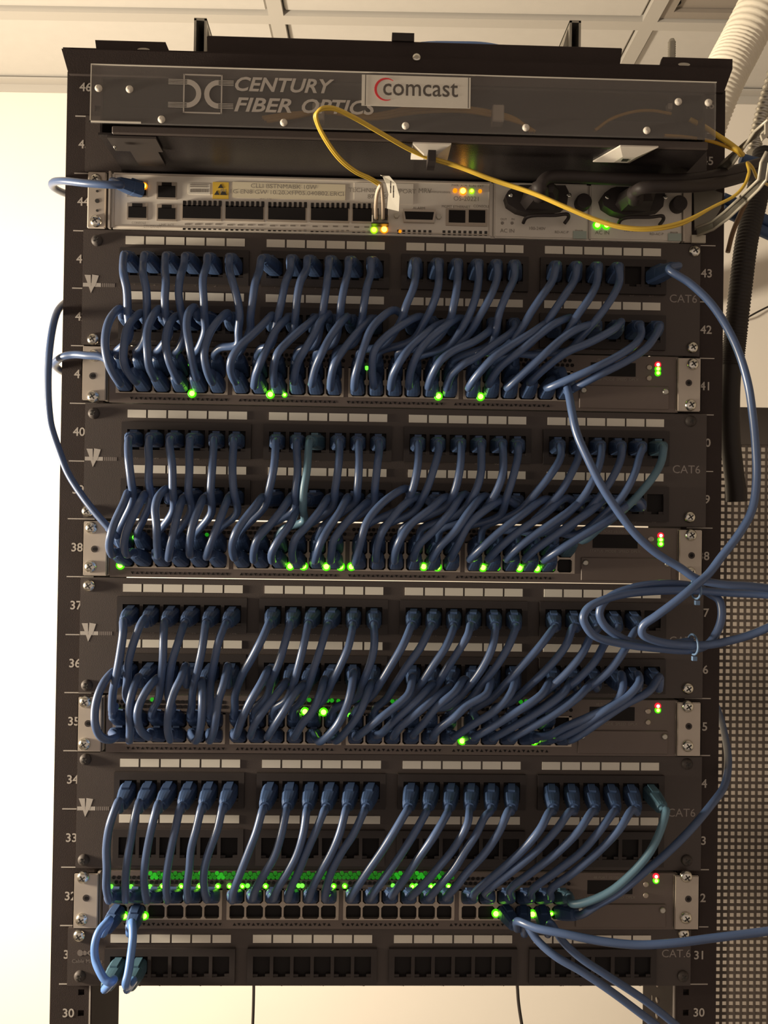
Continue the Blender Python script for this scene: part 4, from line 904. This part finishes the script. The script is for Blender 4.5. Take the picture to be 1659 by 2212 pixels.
# yellow fibre patch cord
yf = thing('fibre_cable', P(818, 470, -.02), 'looped yellow fibre cord with white tag, plugged into the pale router', 'cable')
def strand(pts3, m, r, par, name='cord', n=8):
    bm = B(); tube(bm, spline([P(x, y, Y) for x, y, Y in pts3], 6), r, n); return obj(name, bm, m, par)
path = [(823, 398, -.050), (800, 384, -.058), (770, 370, -.066), (735, 342, -.078), (706, 303, -.090), (687, 266, -.098), (684, 246, -.102), (694, 234, -.104), (718, 232, -.102), (760, 250, -.096), (830, 290, -.078), (885, 321, -.062), (925, 338, -.055), (990, 358, -.054), (1060, 385, -.056), (1150, 415, -.062), (1220, 445, -.066), (1290, 474, -.066), (1345, 489, -.066), (1405, 492, -.066), (1470, 480, -.066), (1540, 447, -.066), (1588, 422, -.066), (1609, 398, -.066), (1618, 372, -.064), (1614, 352, -.058), (1625, 362, -.046), (1636, 385, -.03), (1660, 400, 0)]
strand(path, M['fibre'], .00115, yf)
strand([(x - (3.5 if 5 < i < 9 else 2.0) * (1 if i < 8 else -1), y + (4.6 if i > 6 else 3.0), Y + .0012) for i, (x, y, Y) in enumerate(path[:21])] + path[21:25], M['fibre'], .00115, yf)
for dx in (0, 15):
    strand([(812 + dx, 472, -.022), (812 + dx, 440, -.034), (816 + dx * .6, 412, -.046), (823, 398, -.052)], M['amber'], .0014, yf, 'strain_sleeve')
    bm = B(); rbx(bm, 806 + dx * 1.3, 466, 817 + dx * 1.3, 482, -.022, -.008); obj('fibre_plug', bm, M['plastic'], yf)
bm = B(); pts = [(822, 378, -.054), (836, 380, -.060), (848, 396, -.064), (855, 420, -.062), (853, 452, -.058)]
n = len(pts); vs = []
for i, (x, y, Y) in enumerate(pts):
    w_ = (.5, 10, 14, 16, 17)[i]; a_ = P(x - w_, y - (2 if i > 2 else 0), Y + .003); b_ = P(x + w_ * .5, y + (4 if i > 2 else 0), Y)
    vs.append([bm.verts.new(q) for q in (a_, b_, b_ + V((0, .0006, 0)), a_ + V((0, .0006, 0)))])
for a_, b_ in zip(vs, vs[1:]):
    for k_ in range(4): bm.faces.new((a_[k_], a_[(k_ + 1) % 4], b_[(k_ + 1) % 4], b_[k_]))
bm.faces.new(vs[0][::-1]); bm.faces.new(vs[-1]); tg = obj('paper_tag', bm, M['white'], yf)
bm = B()
for i in range(4):
    q = P(844 + i % 2 * 6, 398 + i * 6 + i % 2 * 4, -.0652); cbox(bm, q, .0009, .0045, -.0655, -.0649)
obj('tag_print', bm, M['inkl'], tg)
sf = thing('fibre_transceiver', P(818, 476, -.010), 'small metal fibre transceiver in the router cage, beneath the yellow cord', 'transceiver')
bm = B(); rbx(bm, 803, 470, 838, 489, -.0125, -.0078); bevel(bm, .0004); obj('housing', bm, M['galv'], sf)
bm = B(); rbx(bm, 802, 489, 839, 491.5, -.0145, -.008); obj('latch_bail', bm, M['plastic'], sf)
# fibres inside the enclosure
fi = thing('fibre_bundle', P(860, 250, -.045), 'dull yellow fibre bundle lying behind the clear cover, in two plastic clips', 'fibre bundle')
for dy, dx in ((0, 0), (5, 6), (-4, -4)):
    strand([(570 + dx, 258 + dy, -.045), (640, 248 + dy, -.045), (700, 243, -.045), (800, 252 + dy, -.044), (900, 236 + dy * 1.5, -.044), (1000, 236 + dy, -.045), (1075, 248 + dy, -.045), (1120 + dx, 262 + dy, -.045), (1150 + dx, 285, -.045)], M['fibred'], .0013, fi)
for px, py in ((1075, 249), (688, 245)):
    bm = B(); q = P(px, py, -.048); cbox(bm, q, .0085, .0125, -.052, -.042); bevel(bm, .0008); obj('clip', bm, M['mount'], fi)
fj = thing('fibre_bundle', P(1400, 250, -.045), 'short arc of dull fibre behind the clear cover, above the empty mount', 'fibre bundle')
strand([(1285, 282, -.045), (1320, 257, -.045), (1370, 241, -.045), (1410, 239, -.045), (1450, 246, -.045)], M['fibred'], .0012, fj); 
bm = B(); cbox(bm, P(1445, 224, -.045), .0032, .0105, -.048, -.043); obj('clip', bm, M['mount'], fj)
fk = thing('fibre_cable', P(1500, 262, -.045), 'two yellow fibres leaving the right end of the clear cover', 'cable')
strand([(1490, 258, -.050), (1520, 273, -.052), (1546, 290, -.055), (1575, 309, -.058), (1592, 322, -.060), (1604, 334, -.050)], M['fibre'], .0019, fk)
strand([(1435, 293, -.050), (1480, 296, -.050), (1530, 304, -.052), (1560, 313, -.054), (1590, 326, -.056), (1600, 336, -.048)], M['fibred'], .0013, fk)

# power cords
for n_, (lab, pl, pts3) in enumerate((('black power cord plugged into the power module next to the console sockets', (1165, 433), [(1168, 425, -.036), (1168, 400, -.046), (1180, 385, -.046), (1215, 381, -.044), (1280, 384, -.040), (1380, 388, -.036), (1480, 388, -.03), (1550, 378, -.022), (1610, 362, .005), (1680, 340, .08)]),
                                     ('black power cord plugged into the rightmost power module', (1370, 437), [(1372, 430, -.036), (1374, 414, -.046), (1390, 405, -.056), (1430, 403, -.056), (1500, 402, -.044), (1560, 394, -.024), (1620, 378, .01), (1690, 365, .08)]))):
    q = P(*pl, -.016); t_ = thing('power_cord', q, lab, 'cable', 'power cords at the router')
    bm = B(); k = 1 / PXM(-.016)
    o = [(-34, 18), (34, 18), (42, 4), (34, -20), (-30, -22), (-42, -6)]
    a_ = [bm.verts.new((q.x + x * k, -.0161, q.z + z * k)) for x, z in o]; b_ = [bm.verts.new((q.x + x * k * .72, -.034, q.z + z * k * .8)) for x, z in o]; c2 = [bm.verts.new((q.x + x * k * .42, -.040, q.z + (z * .5 + 2) * k)) for x, z in o]
    for A_, B_ in ((a_, b_), (b_, c2)):
        for i in range(6): bm.faces.new((A_[i], A_[(i + 1) % 6], B_[(i + 1) % 6], B_[i]))
    bm.faces.new(a_[::-1]); bm.faces.new(c2); bmesh.ops.recalc_face_normals(bm, faces=bm.faces); obj('plug', bm, M['plastic'], t_)
    bm = B(); tube(bm, spline([P(*p) for p in pts3], 6), lambda s: .0062 if s < .12 else .0045, 12); obj('cord', bm, M['plastic'], t_)

# ================================================================== things behind and beside the rack
du = thing('flexible_duct', P(1604, 88, .45), 'cream corrugated duct slanting down from the ceiling behind the rack', 'duct')
bm = B(); pts = spline([PZ(1745, -190, ZC + .004) if False else P(1742, -182, .45), P(1690, -80, .45), P(1604, 88, .45), P(1556, 182, .45), P(1515, 290, .47), P(1480, 420, .55), P(1450, 560, .70), P(1440, 640, .90)], 50)
Lr = len(pts)
tube(bm, pts, lambda s: 0.0292 + .0007 * math.sin(s * Lr * 1.5), 20); obj('duct_hose', bm, M['duct'], du)
lm = thing('split_loom', P(1600, 620, .1), 'black corrugated loom tube hanging beside the right upright', 'loom tube')
bm = B(); pts = spline([P(1650, 330, .13), P(1634, 430, .115), P(1613, 520, .105), P(1600, 620, .10), P(1589, 720, .10), P(1581, 790, .10)], 54); Lr2 = len(pts)
tube(bm, pts, lambda s: .0098 + .0005 * math.sin(s * Lr2 * 1.57), 16); obj('ribbed_tube', bm, M['tube'], lm)
bm = B(); tube(bm, spline([P(1582, 770, .10), P(1577, 850, .10), P(1578, 950, .10), P(1584, 1010, .10), P(1590, 1060, .10), P(1591, 1084, .10)], 6), lambda s: .0086 if s < .75 else .0090, 16); obj('smooth_sleeve', bm, M['tube'], lm)
fc = thing('flexible_conduit', P(1640, 250, .2), 'silver spiral conduit at the upper right, in front of the wall', 'conduit')
bm = B(); pts = spline([P(1700, 60, .2), P(1668, 170, .2), P(1650, 230, .2), P(1636, 285, .2), P(1628, 330, .2)], 24); Lr3 = len(pts)
tube(bm, pts, lambda s: .0062 + .0012 * math.sin(s * Lr3 * 1.25), 12); obj('conduit_hose', bm, M['galv'], fc)
def thin(pts3, r, m, lab, name='loose_wire', cat='wire'):
    t_ = thing(name, P(*pts3[0]), lab, cat); bm = B(); tube(bm, spline([P(*p) for p in pts3], 6), r, 8); obj('wire', bm, m, t_)
thin([(1560, 700, .95), (1600, 692, .93), (1640, 672, .93), (1700, 642, .93)], .0018, M['tube'], 'thin black wire against the wall, right of the loom tube')
thin([(1572, 545, .085), (1582, 505, .085), (1596, 470, .085), (1615, 430, .085)], .0022, M['brown'], 'short brown wire between the right upright and the loom tube')
thin([(548, 2100, .5), (548, 2140, .5), (546, 2212, .5), (540, 2330, .5)], .0020, M['tube'], 'thin dark wire hanging behind the rack, left of the lower gap')
thin([(1112, 2090, .5), (1117, 2126, .5), (1120, 2165, .5), (1127, 2212, .5), (1150, 2330, .5)], .0022, M['tube'], 'thin dark wire hanging behind the rack, right of the lower gap')
thin([(800, 140, .05), (895, 104, .05), (990, 100, .05), (1060, 104, .05), (1150, 130, .05)], .0040, M['lite'], 'blue cable arching over the top bar of the rack', 'top_cable', 'cable')
for dy, lab in ((0, 'upper thick dark blue cable at the right edge, below the guide'), (26, 'lower thick dark blue cable at the right edge, below the guide')):
    thin([(1560, 428 + dy, .13), (1600, 446 + dy, .13), (1640, 470 + dy, .13), (1710, 500 + dy, .13)], .0056, M['blueb'], lab, 'thick_cable', 'cable')
thin([(1600, 342, .12), (1630, 350, .12), (1660, 352, .12), (1710, 350, .12)], .0048, M['blueb'], 'thick dark blue cable between the two guide arms', 'thick_cable', 'cable')

# mesh cabinet
YC = .45; cl = P(1522, 1200, YC).x; cr = cl + .62; ct = P(1630, 880, YC).z; mt_ = P(1630, 960, YC).z
cab = thing('mesh_cabinet', ((cl + cr) / 2, YC + .08, 0), 'black cabinet with a perforated mesh door, right of the rack', 'cabinet')
bm = B(); box(bm, cl, cr, YC, YC + .15, ct - .02, ct); obj('cabinet_top', bm, M['mesh'], cab)
bm = B(); box(bm, cl, cr, YC, YC + .02, mt_, ct - .02); box(bm, cl, cl + .02, YC, YC + .02, .06, mt_); box(bm, cr - .02, cr, YC, YC + .02, .06, mt_); box(bm, cl, cr, YC, YC + .02, 0, .06); obj('door_frame', bm, M['mesh'], cab)
bm = B()
for x in (cl, cr - .02): box(bm, x, x + .02, YC + .13, YC + .15, 0, ct - .02)
box(bm, cr - .002, cr, YC + .02, YC + .13, 0, ct - .02); box(bm, cl, cr, YC + .02, YC + .13, .04, .06); obj('cabinet_shell', bm, M['mesh'], cab)
bm = B(); pt = .0089; x = cl + .02
while x < cr - .02: box(bm, x, x + .0034, YC + .006, YC + .0075, .06, mt_); x += pt
z = mt_ - .0034
while z > .062: box(bm, cl + .02, cr - .02, YC + .0062, YC + .0077, z, z + .0034); z -= pt
obj('perforated_panel', bm, M['perf'], cab, kind='stuff')
bm = B(); box(bm, cl + .02, cr - .02, YC + .14, YC + .142, .06, ct - .02); obj('dimming_backing', bm, M['dimback'], cab)  # added behind the mesh so its holes look less bright
